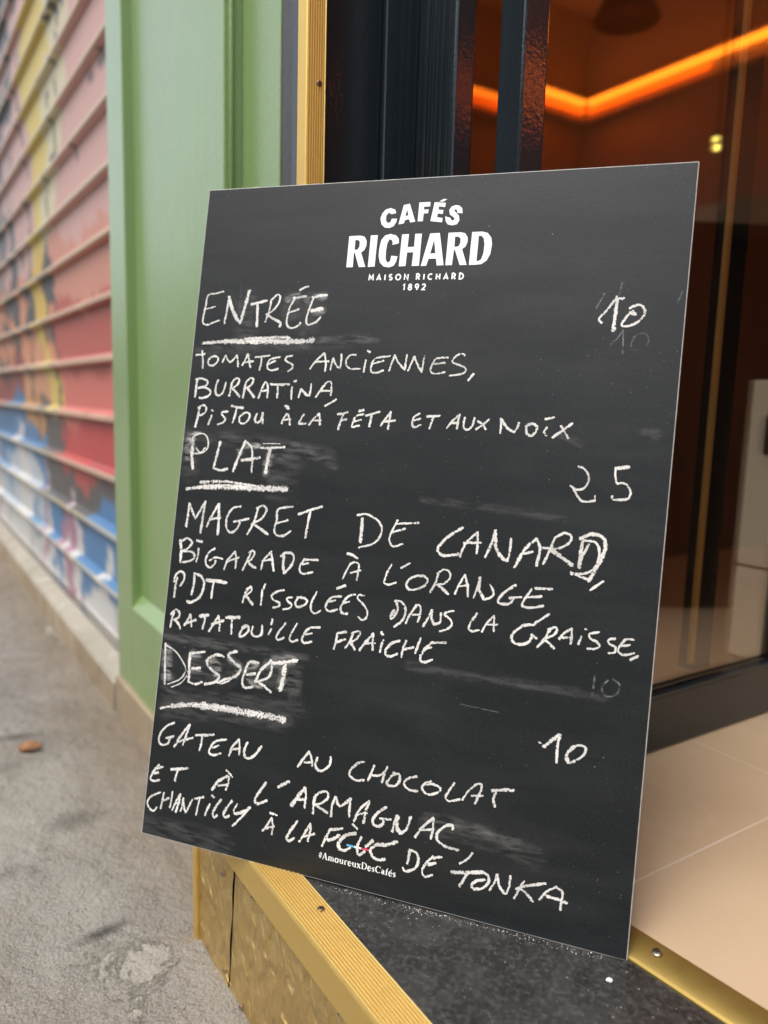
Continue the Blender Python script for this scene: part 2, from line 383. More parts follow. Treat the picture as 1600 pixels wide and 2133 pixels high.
# ---------------------------------------------------------------- writing on the board, in board millimetres
CHALK = [
('ENTRÉE', '2.5:38.0,706.2 26.1,703.5 15.6,701.4 13.2,685.3 11.3,670.3 12.4,664.5 17.9,662.4 27.0,665.4 36.5,668.7/2.1:11.7,682.8 20.0,684.4 27.8,686.6/3.0:43.9,664.6 45.9,681.9 46.8,699.2/5.2:46.8,699.2 52.6,685.2 61.7,670.4 67.4,665.5/4.5:67.4,665.5 71.2,683.5 75.7,707.1/3.4:80.5,689.2 92.0,691.6 102.5,693.9/3.8:89.3,691.6 90.8,675.4 91.5,660.8/2.9:108.6,694.7 107.3,683.4 103.0,666.5/2.9:108.6,694.7 115.9,701.1 120.5,699.4 119.7,691.4 114.4,683.4 107.0,677.8 102.8,676.2/3.7:104.5,676.2 114.1,670.5 124.4,665.8 123.7,661.0/3.7:156.3,699.2 146.9,698.0 138.4,696.9/2.8:141.8,697.7 135.4,685.0 132.8,669.0 134.5,661.8 140.1,659.1 147.7,661.1 152.3,665.9/2.8:134.3,678.6 142.8,681.0 148.6,683.3/2.8:146.8,707.2 154.2,710.6 158.3,711.8/3.6:184.3,700.5 175.1,699.8 165.1,697.5/2.8:166.8,697.5 162.4,683.3 159.7,669.1 162.1,663.5 167.1,664.3 174.5,667.5 178.9,673.0/4.9:166.1,680.9 173.6,682.5 180.3,683.3'),
('#underline ENTRÉE', '3.2:15.2,638.0 32.0,639.7 48.7,640.9/5.1:46.8,640.8 85.2,641.8 120.9,642.5 147.2,642.0 172.0,643.9/3.0:75.8,644.8 102.7,646.3 129.1,647.4 139.7,646.7'),
('TOMATES ANCIENNES', '2.8:6.7,622.6 19.8,624.0/2.8:15.5,628.0 18.0,615.7 18.7,604.9/2.8:30.5,620.9 25.9,615.8 27.2,610.1 33.8,609.4 39.7,614.4 40.1,619.4 34.2,621.7 29.7,620.0/2.8:47.3,613.8 51.2,622.9/2.8:51.2,622.9 55.8,615.6 60.1,614.9 67.4,623.2/2.8:67.4,623.2 69.8,615.1 70.9,608.6/2.7:76.2,610.3 80.7,618.5 83.0,625.1/2.7:83.0,625.1 85.8,617.0 88.3,608.2/2.7:79.4,614.5 91.8,616.3/2.7:93.9,621.2 114.2,623.7/2.7:103.2,621.9 103.0,612.5 101.6,605.3/2.7:129.4,622.4 121.6,620.9 114.8,618.4 112.1,611.1 114.5,606.4 120.8,605.2 127.6,607.5/2.7:113.7,612.8 123.8,617.8/2.7:145.8,624.2 138.1,622.5 136.8,618.8 141.5,615.7 147.5,612.7 146.8,607.9 141.9,604.6/2.6:171.7,608.5 179.1,618.9 189.0,628.5/2.6:189.0,628.5 192.2,617.6 192.4,605.9/2.6:177.5,617.3 196.0,618.4/2.6:198.9,607.6 201.4,622.4/2.6:201.4,622.4 206.6,613.2 211.6,610.2/2.6:211.6,610.2 212.4,618.0 211.7,627.3/2.5:230.8,626.8 224.2,626.7 219.0,621.2 219.9,613.5 226.9,609.8 238.3,610.5/2.5:244.5,621.0 243.6,614.0 243.1,606.4/3.5:245.4,632.2 249.1,630.7/2.6:274.6,626.6 264.5,624.9 255.5,622.4 251.8,612.5 253.1,606.6 259.4,605.8 267.9,608.9/2.6:252.0,616.4 267.1,620.6/2.6:275.1,608.7 280.2,627.7/2.6:280.2,627.7 285.6,619.1 294.6,610.5/2.6:294.6,610.5 295.7,628.9/2.6:298.7,609.3 305.0,626.2/3.1:305.0,626.2 311.2,614.8 315.8,608.5/2.5:315.8,608.5 317.3,627.0/2.5:346.0,626.0 336.7,625.5 331.0,623.8 326.3,612.2 328.7,607.5 336.6,607.1 343.9,608.9/2.5:330.6,618.1 343.1,619.9/2.5:365.4,628.6 364.3,630.5 357.6,629.6 351.6,622.3 354.8,619.5 366.8,615.1 368.2,610.4 362.8,607.1 350.1,604.8/3.2:378.3,608.2 372.5,600.2'),
('BURRATINA', '3.5:12.5,590.7 12.0,579.1 12.1,567.5/3.0:10.6,590.6 19.0,592.2 27.9,588.7 26.7,582.9 14.9,579.2/3.0:14.9,579.2 26.1,580.4 34.2,575.7 32.1,569.9 22.1,566.2 18.3,566.9/3.0:43.6,590.7 41.1,580.0 43.0,571.9 48.8,570.8 53.6,577.2 55.4,587.8/3.5:64.3,587.3 63.5,579.1 62.2,570.9/2.9:64.3,587.3 69.1,593.4 74.3,592.4 72.7,585.9 66.0,580.8 62.5,579.9/3.8:66.0,580.8 71.2,576.1 77.3,570.6/3.4:84.3,587.9 83.5,579.8 82.4,569.2/2.9:84.2,588.7 89.9,594.5 94.6,593.0 92.6,586.5 86.0,581.4/3.7:86.8,582.3 92.0,576.8 98.1,570.6/2.9:104.5,569.2 107.0,578.9 111.1,589.5/2.9:111.1,589.5 114.7,588.8 116.7,579.2 116.5,570.4/2.9:107.1,578.1 117.5,580.1/3.3:119.3,587.6 132.6,587.4 145.6,588.4/2.8:130.0,586.8 130.5,578.1 130.6,570.9/2.8:150.2,585.9 149.8,577.2 150.8,570.1/3.3:151.5,592.2 154.9,592.8/2.8:159.6,572.0 162.6,583.1/3.6:162.6,583.1 170.2,576.3 174.6,575.6/2.8:174.6,575.6 175.5,582.7 175.5,589.8/2.8:183.3,573.6 188.3,581.6 195.6,591.9/2.7:195.6,591.9 201.3,593.7 203.1,585.2 203.2,576.6/2.7:190.0,581.6 203.4,582.1/2.7:211.2,571.8 197.1,563.2'),
('PISTOU À LA FÉTA ET AUX NOIX', '3.5:20.7,554.6 19.3,543.0 17.0,528.1/3.0:18.1,552.9 25.1,557.3 30.1,555.0 30.0,548.4 23.0,544.0 20.2,543.9/3.0:39.8,544.7 37.7,538.9 35.8,531.9/3.8:39.0,551.3 40.6,550.2/2.9:62.8,550.6 55.0,549.5 54.5,546.2 59.7,541.5 58.4,536.6 49.6,533.3/3.4:66.9,558.1 75.3,556.5 84.1,556.3/2.9:75.4,556.0 73.7,547.0 71.3,536.4/2.9:85.3,549.1 80.5,544.1 81.2,537.7 87.7,536.3 94.2,542.3 94.4,548.7 88.8,550.6 83.7,547.5/3.4:105.1,549.2 102.7,541.9 106.4,538.0 111.3,542.2 112.9,551.1/2.9:113.3,547.9 114.1,537.6/2.8:140.8,538.8 143.4,546.1 147.1,551.8/2.8:147.1,551.8 150.5,545.6 151.9,537.8/2.8:142.9,543.7 152.3,544.9/4.3:143.5,561.1 148.2,558.1/2.8:169.6,551.9 166.1,544.7 164.1,539.9 173.4,540.4/2.8:177.9,539.0 183.7,547.1 190.6,553.6/2.7:190.6,553.6 191.8,547.5 192.7,539.7/2.8:182.3,544.7 193.3,545.2/3.2:214.9,553.9 221.4,554.9 227.7,557.0/3.2:222.3,554.2 219.5,544.8 217.4,535.5/2.7:219.8,546.4 227.1,548.3/2.7:248.3,555.3 238.9,552.6 236.3,546.4 234.6,539.4 244.2,541.4/2.7:237.1,546.4 245.8,548.3/3.8:242.3,558.9 247.8,560.3/3.0:251.5,553.6 268.5,559.2/3.4:258.6,554.9 257.4,541.1/3.0:271.3,542.8 276.6,550.8 282.7,559.8/3.0:282.7,559.8 281.8,549.1 280.9,539.0/3.0:274.8,547.8 289.3,549.4/2.9:318.3,559.4 311.5,554.3 310.4,545.6 313.7,542.9 320.7,546.1/2.9:310.9,550.8 320.0,553.1/3.5:327.8,555.9 342.7,557.6/2.9:335.0,556.3 333.7,549.6 332.1,542.4/2.8:352.8,543.8 359.5,553.6 366.5,560.5/2.8:366.5,560.5 365.4,552.9 364.7,543.8/2.8:358.0,549.7 366.5,551.1/2.8:372.6,557.0 372.2,547.6 375.9,543.1 382.1,547.1 384.3,557.5/2.8:388.1,553.9 394.0,550.5 398.4,544.7/2.8:400.9,556.4 394.1,549.6 387.1,544.2/2.8:415.0,541.3 415.5,549.6 414.7,557.9/3.3:414.7,557.9 422.1,548.1 430.8,543.0/2.7:430.8,543.0 434.0,547.8 435.2,554.3/3.3:449.7,554.0 443.8,550.1 445.5,542.0 451.0,540.4 455.0,545.2 455.4,550.6 449.7,554.0 445.3,552.9/2.7:466.7,550.3 464.0,544.7 467.0,540.9/3.2:464.1,559.2 473.4,561.8/2.7:481.8,552.8 486.8,545.9 490.9,539.3/3.0:493.7,556.1 484.8,548.5 473.7,539.4'),
('~10', '3.0:514.9,668.1 511.4,672.0 518.6,681.1 524.6,690.1 528.9,696.5/4.3:528.9,696.5 528.8,683.6 528.2,670.8 528.0,659.2/3.0:542.8,683.6 547.9,686.7 553.9,687.4 558.5,682.3 557.9,675.9 551.4,668.3 542.1,664.4 536.2,665.0 537.4,669.5 542.2,677.2 546.6,681.0/4.7:543.8,679.1 549.3,677.8/3.3:528.4,695.2 535.8,694.5'),
('~25', '2.5:504.6,509.4 511.0,507.2 516.0,499.9 516.1,492.2 511.8,485.5 504.5,483.7/2.5:504.5,483.7 497.9,487.7/2.8:499.9,486.6 506.3,477.4 512.5,471.5 525.2,473.2/1.5:525.5,473.2 524.7,478.9/4.7:543.8,510.0 550.3,511.1 556.8,512.1/2.5:543.5,510.6 543.9,501.8 545.9,493.7/2.9:545.9,493.7 553.6,494.3 560.2,487.9 559.8,479.1 551.6,476.5 543.8,476.5 542.3,479.6'),
('PLAT', '5.2:16.6,510.0 16.3,492.4 19.8,474.0/2.3:11.9,507.5 17.1,516.6 27.9,520.5 36.8,515.5 38.9,502.5 31.0,495.5 19.9,493.7/2.3:21.5,501.5 28.5,495.3 35.2,502.3/3.7:56.5,511.1 53.5,494.6 50.7,477.1/3.7:50.7,477.1 60.9,474.5 71.1,477.4/4.1:79.2,474.7 85.4,494.4 92.7,514.1/2.9:92.7,514.1 102.0,506.1 104.9,491.3 105.6,475.4/4.5:89.6,489.3 115.3,494.1/3.1:115.0,506.8 130.3,507.7 148.2,509.8/4.9:128.1,506.5 126.4,490.6 125.1,475.7/1.3:117.9,512.3 141.3,513.6'),
('#underline PLAT', '3.3:14.2,447.3 27.8,449.8 40.1,452.1/5.4:40.1,452.1 76.7,454.8 112.7,455.7 157.0,458.0/2.7:33.2,457.4 63.8,460.7 93.1,459.6 114.8,458.0'),
('MAGRET DE CANARD', '3.3:19.0,398.5 20.2,413.9 20.4,428.1/3.3:20.3,429.2 29.9,412.5 32.4,412.7 43.6,433.2/3.7:43.6,433.2 42.3,413.6 41.1,392.9/3.2:49.3,401.2 54.6,414.6 63.6,431.6/4.1:63.6,431.6 65.8,413.5 66.6,393.1/3.2:53.8,411.3 68.1,414.7/3.2:95.3,431.0 84.8,428.0 77.7,416.6 78.0,403.8 84.9,397.0 93.8,403.1 96.5,410.8/3.1:88.0,411.1 109.0,416.8/3.1:120.4,430.9 116.5,413.7 108.9,397.1/3.1:118.0,430.7 127.0,434.6 132.3,429.8 126.5,418.8 113.3,410.2/4.0:115.7,410.4 127.0,405.1 137.0,399.7/3.1:167.4,436.9 148.4,432.2 147.6,418.5 145.6,405.8 149.8,399.9 159.0,400.3 167.9,406.8/3.1:148.1,414.4 162.5,419.8/3.4:176.4,428.3 191.5,434.7 206.6,440.1/3.4:191.7,432.7 190.0,418.1 188.6,400.5/4.5:260.2,430.4 260.6,416.4 260.7,402.3/2.9:253.4,433.9 266.0,435.9 281.7,428.3 286.1,416.7 278.1,403.0 259.6,395.8/2.8:330.2,431.6 304.8,428.4/2.8:304.4,432.3 298.6,417.9 296.5,407.8 302.4,401.4 313.4,405.5/2.8:299.6,418.0 314.6,423.3/3.8:383.2,431.3 366.3,418.6 356.1,405.4 357.7,400.0 364.7,397.0 380.6,400.5/3.2:382.7,397.9 387.8,413.2 400.5,427.4/3.1:400.5,427.4 401.7,414.6 401.5,403.5/3.1:385.8,414.0 405.3,415.9/3.1:411.6,400.0 417.4,416.1 420.5,431.0/4.4:420.5,431.0 423.4,411.2 431.7,401.1 437.4,398.5/3.1:437.4,398.5 438.9,411.0 439.0,423.7/3.9:445.6,392.6 455.7,414.4 467.1,426.4/3.6:467.1,426.4 471.6,416.0 469.5,397.0/3.0:454.5,408.9 464.0,411.7/3.0:486.3,428.2 482.3,415.3 476.7,399.6/3.0:486.2,429.1 496.1,435.4 503.2,433.4 503.0,426.2 490.8,417.9 475.0,417.3/4.7:484.0,415.5 495.0,409.5 507.9,401.1/3.8:516.5,429.3 515.2,415.1 515.0,399.2/4.5:513.8,430.8 523.5,436.7 535.4,435.5 540.5,426.4 536.9,410.3 526.4,386.4/2.9:517.3,429.4 529.3,428.8 534.3,420.5 533.2,404.7 523.9,394.9 507.0,392.2/2.9:506.9,393.9 515.8,390.5 525.4,388.1/3.5:522.8,425.5 517.2,411.8 515.0,399.2/3.1:541.4,388.1 528.9,377.1'),
("BIGARADE À L'ORANGE", '4.2:12.4,380.4 15.3,367.5 15.8,353.4/3.3:13.8,379.4 23.4,383.6 30.3,378.8 25.0,370.7 16.7,366.6/3.3:17.9,366.7 31.8,367.0 36.3,361.0 29.5,354.9 16.0,351.9/3.2:41.1,372.3 41.0,363.6 39.5,355.3/3.7:37.4,382.3 45.0,381.4/2.9:64.6,374.7 57.3,369.3 53.2,359.7 55.0,352.2 62.2,350.6 67.6,356.6 67.3,359.6/2.9:58.6,358.7 66.8,363.4 77.4,362.7/2.9:80.7,349.6 84.5,361.4 94.2,373.8/2.9:94.2,373.8 96.6,364.2 96.7,352.8/2.9:85.4,360.8 100.2,366.9/2.9:116.4,373.8 111.8,362.8 107.1,351.7/2.9:113.8,374.3 119.3,377.9 121.5,374.3 118.2,366.5 111.7,363.5/3.5:113.4,363.7 119.0,359.0 125.2,356.7/2.8:133.0,355.3 135.0,366.7 144.4,378.9/3.4:144.4,378.9 147.3,368.0 150.4,355.7/2.8:133.3,366.5 144.7,369.2/4.0:162.2,375.5 162.5,365.2 164.6,354.3/3.4:158.2,374.4 163.4,379.3 173.1,379.6 176.2,374.0 172.6,363.3 164.6,354.3/3.0:208.3,375.2 190.0,374.0/2.8:190.7,374.8 185.2,366.1 186.1,358.9 191.2,356.5 202.8,360.0/2.8:188.3,367.9 196.1,370.2/2.7:242.6,356.4 246.9,367.0 251.3,376.1/2.8:250.7,374.6 255.7,378.0 261.4,375.7 261.5,367.1 261.1,357.0/2.8:251.8,364.6 264.4,368.9/3.3:245.5,387.0 251.8,386.2 259.1,382.6/2.7:302.4,380.1 297.6,369.7 295.1,358.1/2.7:295.1,358.1 300.5,355.9 309.8,359.7/2.7:313.9,377.1 324.2,383.8/3.1:342.2,371.8 334.4,370.2 326.1,365.8 322.5,358.4 327.4,353.4 336.0,355.1 345.5,361.0 347.8,366.9 343.0,371.2 337.3,370.5/2.7:359.7,376.5 357.3,365.2 352.0,353.5/2.6:358.3,375.7 365.6,381.3 372.9,378.7 373.0,371.1 366.6,364.9 358.9,363.3/3.6:360.4,362.8 367.2,358.7 373.3,353.9/2.6:381.0,354.9 384.8,365.6 390.6,377.9/3.0:390.6,377.9 394.5,366.7 396.5,354.0/2.6:385.0,364.2 395.9,366.8/2.6:402.8,353.4 406.4,365.3 408.0,377.1/3.8:408.0,377.1 408.7,362.9 415.2,352.8/3.2:415.2,352.8 423.0,356.5 425.2,362.1 420.4,369.7/3.1:448.9,373.1 437.2,363.6 430.8,353.8 433.9,350.5 443.8,351.8 448.5,358.7/3.0:443.2,358.0 457.3,360.6/3.0:488.9,373.3 470.5,372.0/3.0:467.1,370.7 459.4,357.3 458.3,350.8 467.2,350.2 481.1,353.7/3.0:462.6,361.3 478.3,364.0'),
('PDT RISSOLÉES DANS LA GRAISSE', '3.2:13.5,332.1 12.4,319.6 12.2,306.3/3.2:9.8,325.5 11.3,335.0 17.9,340.4 23.8,337.2 23.8,329.4 19.3,321.9/3.6:38.6,340.4 39.4,327.3 37.6,312.5/3.9:38.7,339.6 48.8,337.6 54.4,327.5 50.2,311.6 37.1,302.4 32.4,304.1/4.9:57.3,333.2 70.4,333.9 86.1,333.4/3.1:68.0,332.1 67.3,322.9 67.0,311.4/3.0:121.3,333.0 114.7,323.9 111.9,311.5/3.0:115.8,328.6 122.2,332.3 122.0,326.3 115.1,321.0/4.4:115.1,321.0 120.7,316.4 126.4,311.1/3.0:137.5,331.1 137.7,322.2 137.7,311.7/3.0:140.8,338.2 139.0,332.0/3.1:167.0,333.8 159.0,331.4 150.7,324.5 155.4,319.9 163.1,317.1 161.9,313.2 154.8,310.9/2.9:179.2,326.4 172.2,324.1 174.2,320.7 179.4,317.6 177.5,313.0 168.0,310.3/3.4:186.4,327.3 184.1,318.9 188.5,315.8 196.2,319.0 199.6,324.5 195.3,327.6 187.2,327.4/2.9:211.0,336.8 206.0,324.6 205.6,314.3 211.6,310.7 218.2,315.2/3.0:243.4,335.6 231.2,332.7 225.1,324.0 225.0,318.2 230.7,316.0 239.7,319.3/3.0:228.7,327.3 236.2,329.7/3.6:237.0,344.2 247.3,349.0/3.3:260.7,339.8 252.5,336.7 247.1,329.6 243.5,320.5 247.2,315.2 253.3,316.0/2.7:247.3,328.2 254.0,330.4/2.6:272.1,339.8 265.3,339.7 264.2,335.2 271.7,329.7 277.9,322.0 277.2,314.1 272.3,310.6 267.3,314.2/3.2:311.3,338.8 314.9,332.3 314.2,325.2 308.4,316.7 307.3,320.1 311.0,327.6/3.1:310.6,338.0 318.7,338.3 324.8,329.3 322.3,317.8 313.0,308.2/3.1:326.4,314.1 330.4,324.4 337.8,337.2/2.5:337.8,337.2 342.3,335.7 342.6,326.0 340.6,317.4/2.5:333.3,324.8 343.2,326.8/3.1:347.5,313.5 352.3,323.1 356.2,333.3/3.6:356.2,333.3 356.5,323.6 360.7,317.3/3.1:360.7,317.3 366.8,320.8 367.2,331.2/3.0:381.5,335.8 374.0,333.4 371.6,329.7 379.1,325.2 380.5,318.5 375.3,313.7 367.8,310.7/3.0:408.6,336.5 402.8,325.5 400.7,318.5 404.5,315.6 412.5,318.0/2.4:416.1,316.5 420.5,326.5 428.4,336.3/2.4:428.4,336.3 428.7,326.2 429.2,318.9/2.4:422.0,325.4 432.7,326.8/3.5:473.4,332.2 462.1,329.8 451.3,320.3 450.3,312.1 457.0,308.5 466.6,310.8 471.3,316.8 471.8,321.3/3.2:470.9,321.2 477.4,317.6/2.8:488.0,345.7 474.1,334.1/3.2:490.4,329.1 485.3,317.8 478.4,308.0/2.8:488.7,328.9 496.2,332.6 498.2,329.3 494.4,323.5 484.5,317.7/3.5:486.2,317.9 491.9,313.4 496.6,309.7/3.1:500.8,320.0 506.1,327.7 513.4,333.1/2.8:513.4,333.1 514.1,325.3 513.7,316.5/2.8:503.2,322.0 514.2,324.4/2.7:524.2,326.7 521.7,317.6/2.7:527.4,335.0 529.1,334.7/2.7:542.2,333.5 533.2,330.5 532.8,326.1 541.5,322.1 543.6,318.1 538.0,314.7 531.3,314.6/2.7:559.3,328.9 552.8,327.1 553.2,322.9 560.1,319.5 559.7,314.3 553.3,312.5/2.7:578.0,330.6 569.9,329.5 565.5,323.7 562.8,316.5 568.1,312.9 579.3,316.3/2.7:565.6,322.0 574.5,324.1/3.3:583.6,313.5 575.8,308.9'),
('RATATOUILLE FRAICHE', '3.0:14.6,287.2 12.2,277.5 11.6,267.4/3.7:10.5,283.5 16.0,290.4 22.6,288.2 22.5,282.0 15.9,277.2/3.7:16.7,277.3 22.7,273.5 26.1,267.7/3.0:31.8,272.4 35.5,279.0 39.0,287.2/3.0:39.0,287.2 41.3,279.8 42.2,272.2/3.6:34.1,275.7 47.7,281.4/4.9:53.3,286.7 65.2,289.8/2.9:61.2,286.9 60.4,279.2 58.7,271.3/3.6:68.6,269.6 75.0,281.1 80.0,290.9/2.9:80.0,290.9 82.8,282.1 83.4,272.4/3.9:71.8,279.2 88.4,285.9/4.8:91.3,290.1 109.9,292.9/2.9:100.0,289.7 100.1,281.4 100.9,270.9/3.5:121.2,283.4 114.3,277.3 112.7,269.5 119.2,271.9 124.3,278.6 121.9,284.3 114.7,281.1/3.5:129.6,283.8 128.9,275.5 135.2,271.9 142.3,275.8 142.6,287.0/2.8:155.4,284.3 152.1,277.2/3.4:155.7,296.2 154.7,290.1/2.8:174.0,294.1 166.3,282.8 163.1,275.0 166.6,272.5 173.6,276.4/2.8:189.3,295.4 184.0,285.2 180.9,276.0 185.4,272.9 192.3,276.1/3.3:219.7,295.1 208.0,292.8 201.4,287.5 197.8,276.8 202.2,273.8 210.6,276.4/2.7:201.8,283.9 210.3,286.5/3.6:254.1,294.6 242.9,291.0/3.0:242.9,290.2 242.3,281.6 240.3,271.9/3.5:243.2,281.0 254.3,285.4/2.9:262.7,292.9 259.9,284.0 254.6,275.4/2.9:261.1,293.4 269.1,297.4 271.7,294.9 267.2,287.1 259.3,282.5/3.5:260.8,282.7 264.2,278.9 267.0,275.0/3.5:273.1,275.2 279.6,285.3 288.1,297.1/2.9:288.1,297.1 288.5,286.5 289.2,277.5/2.9:278.1,284.4 291.5,286.3/2.9:301.5,291.2 299.3,283.8 298.5,276.7/3.7:297.6,299.8 300.1,297.3/3.7:321.2,293.2 312.1,289.1 305.6,280.5 306.2,274.3 311.5,273.7 319.9,277.7/3.1:329.2,294.3 325.9,283.4 325.4,275.0/3.1:325.9,283.4 338.6,288.0/3.1:346.1,299.4 343.4,290.1 341.4,281.5/3.1:376.1,298.8 359.3,296.4/3.6:359.3,296.4 351.7,287.1 347.6,278.2 350.3,273.1 355.9,273.9 362.1,276.9/3.1:352.3,288.5 360.6,291.1'),
('DESSERT', '2.7:7.1,245.7 8.7,225.8 12.2,193.8/2.0:8.2,243.6 23.6,237.2 37.0,223.8 40.7,215.1 33.2,203.2 16.3,194.4/1.6:22.1,191.5 35.6,199.0 43.2,209.4/4.3:44.9,238.8 45.1,223.4 46.8,202.3/3.3:45.0,238.0 65.6,243.3/3.9:49.1,219.5 61.2,222.0/3.3:47.7,202.4 56.7,200.8 66.8,205.4/3.9:93.8,241.3 83.3,242.0 71.9,235.1 70.9,228.8 80.6,221.2 89.8,216.5 85.6,208.3 70.6,202.9/3.8:111.5,250.6 101.7,246.9 100.5,242.3 111.7,234.9 119.1,230.0 113.4,220.2 98.8,213.4 89.2,207.4/2.2:92.8,206.4 105.7,213.7 117.9,225.3/3.5:143.0,241.0 129.8,239.1 124.8,224.9 122.8,212.6 128.5,207.6 138.2,210.6/3.8:128.2,223.9 139.6,227.1/4.0:159.2,244.9 147.3,232.8 140.8,216.9/3.7:159.0,246.3 161.6,237.9 158.1,225.5 142.5,217.2/4.0:145.8,217.0 154.6,213.2 163.4,208.0/5.2:161.0,242.9 178.6,247.0 194.3,251.5/6.1:179.0,243.4 178.3,228.6 176.1,212.2'),
('#underline DESSERT', '2.0:9.4,162.1 18.1,165.4 26.8,168.0/4.6:25.1,167.8 47.7,173.0 72.1,176.2/6.3:68.7,175.6 103.2,177.3 137.1,177.8 170.2,178.2 184.9,177.8'),
('GATEAU AU CHOCOLAT', '3.1:32.1,147.7 21.2,141.2 13.4,130.6 11.9,121.1 17.0,116.6 25.7,119.7 27.7,125.5/3.1:22.2,126.0 33.4,130.3/3.6:35.9,117.8 43.8,133.0 55.1,149.4/3.1:55.1,149.4 52.2,137.5 47.8,122.2/3.1:40.4,124.7 61.5,133.8/3.5:65.4,137.6 78.3,139.9 91.0,142.9/3.1:75.0,138.5 74.3,129.3 72.9,120.0/3.0:109.4,140.2 94.5,135.3 87.9,125.8 86.9,119.6 93.2,117.7 103.9,122.0/3.0:91.3,126.4 99.3,130.9/3.5:115.1,121.1 118.8,132.9 126.9,143.3/3.0:126.9,143.3 128.7,134.8 129.0,125.2/3.0:117.5,129.0 129.0,132.6/3.7:138.8,141.8 135.8,131.6 137.6,123.8 144.3,123.6 152.6,131.1 158.1,140.9/3.3:209.4,125.7 215.4,136.2 222.2,146.1/2.8:222.2,146.1 226.2,138.3 227.9,130.0/2.8:217.4,132.3 228.2,134.4/3.5:233.8,141.1 231.6,132.2 236.2,126.6 243.1,127.9 250.0,135.7 250.5,145.0/3.2:293.0,147.4 284.3,143.6 276.3,133.6 276.9,128.1 285.0,124.1 294.5,126.7/3.1:305.2,145.5 302.5,135.9 299.7,127.0/3.1:301.8,135.1 307.9,134.2 315.0,136.9 318.9,141.9/3.1:321.3,147.2 318.6,137.6 316.6,128.3/3.4:330.6,142.1 325.5,134.8 322.6,128.0 327.9,126.3 334.9,129.1 337.8,136.6 335.8,141.7 330.8,140.0/3.1:357.3,143.1 348.3,139.3 343.2,132.8 346.6,128.0 354.1,126.1 359.7,127.2/3.0:375.3,141.2 368.6,137.9 364.9,131.7 369.7,126.5 376.8,126.6 384.8,131.6 386.5,135.3 378.4,138.4 370.1,136.8/2.8:401.6,144.4 395.7,133.8 393.0,126.5 397.5,123.4 409.5,127.9/2.4:412.3,127.8 418.6,139.8 427.9,149.0/2.9:424.7,147.0 431.3,149.0 432.5,143.9 426.7,126.8/2.8:421.9,134.4 434.5,137.0/3.7:443.9,144.2 456.9,148.1 468.0,149.7/3.4:448.7,143.8 446.7,136.2 448.9,128.0'),
('~10b', '4.3:495.6,202.6 502.0,209.6 510.8,218.3/3.3:512.0,218.6 509.9,207.2 510.4,188.5/2.8:527.4,209.1 533.5,211.1 539.3,209.4 538.1,202.1 530.1,194.2 523.5,190.4/4.3:527.4,209.1 521.8,201.6 520.6,195.0 523.5,190.4/2.3:490.0,206.8 492.0,205.9'),
("ET À L'ARMAGNAC", '3.3:16.6,91.1 8.8,80.4 5.4,71.3 8.5,68.8 19.1,71.6/3.3:10.9,78.5 16.0,81.0/3.3:11.0,84.7 22.3,89.2/3.9:35.0,88.5 47.2,91.6 59.3,94.4/3.3:44.7,90.4 43.0,82.4 42.1,75.4/3.8:96.6,75.0 103.8,86.9 116.4,96.0/3.1:118.1,95.6 118.2,88.2 115.9,78.8/3.2:104.4,81.8 117.6,85.9/3.1:113.9,103.0 123.1,96.6/3.7:169.6,98.4 161.3,85.1 156.7,75.3 160.5,71.0 172.9,77.2/4.2:186.2,96.6 199.7,105.8/4.8:206.0,78.3 212.7,89.7 221.5,103.0/3.3:221.5,103.0 223.4,93.3 223.4,79.0/3.3:211.5,86.6 223.8,89.8/3.3:236.3,97.4 234.4,87.0 234.9,75.0/3.2:234.3,94.1 242.8,102.3 251.3,103.2 251.3,96.2 244.3,89.0 236.1,85.2/3.5:238.5,85.0 246.6,82.4 253.1,79.5/3.2:258.1,76.4 258.2,89.1 261.6,100.4/3.5:261.6,100.4 265.6,92.0 270.3,91.6 280.5,102.1/3.5:280.5,102.1 280.1,92.2 280.6,81.1/3.1:287.1,76.9 293.0,92.1 303.6,104.1/3.4:303.7,103.4 300.6,90.9 299.1,77.4/3.1:290.6,86.0 302.2,89.9/3.7:324.7,101.5 316.6,94.3 310.2,84.6 311.6,78.7 318.3,78.1 323.7,83.4 321.7,87.8/3.1:318.8,87.2 331.9,88.6/3.4:334.8,75.4 336.5,86.1 339.2,94.9/5.3:339.4,93.6 340.0,81.4 345.6,75.8/3.3:345.6,75.8 351.4,82.5 354.9,96.9/3.3:362.2,75.3 369.5,87.8 381.5,101.2/3.0:381.6,100.5 382.1,89.2 380.5,77.3/3.0:368.4,84.8 381.5,88.3/3.5:404.8,92.7 404.3,97.3 396.8,95.7 388.0,86.4 388.1,78.3 397.7,73.1 413.1,71.9/2.7:429.4,72.9 424.7,65.2 415.9,57.9'),
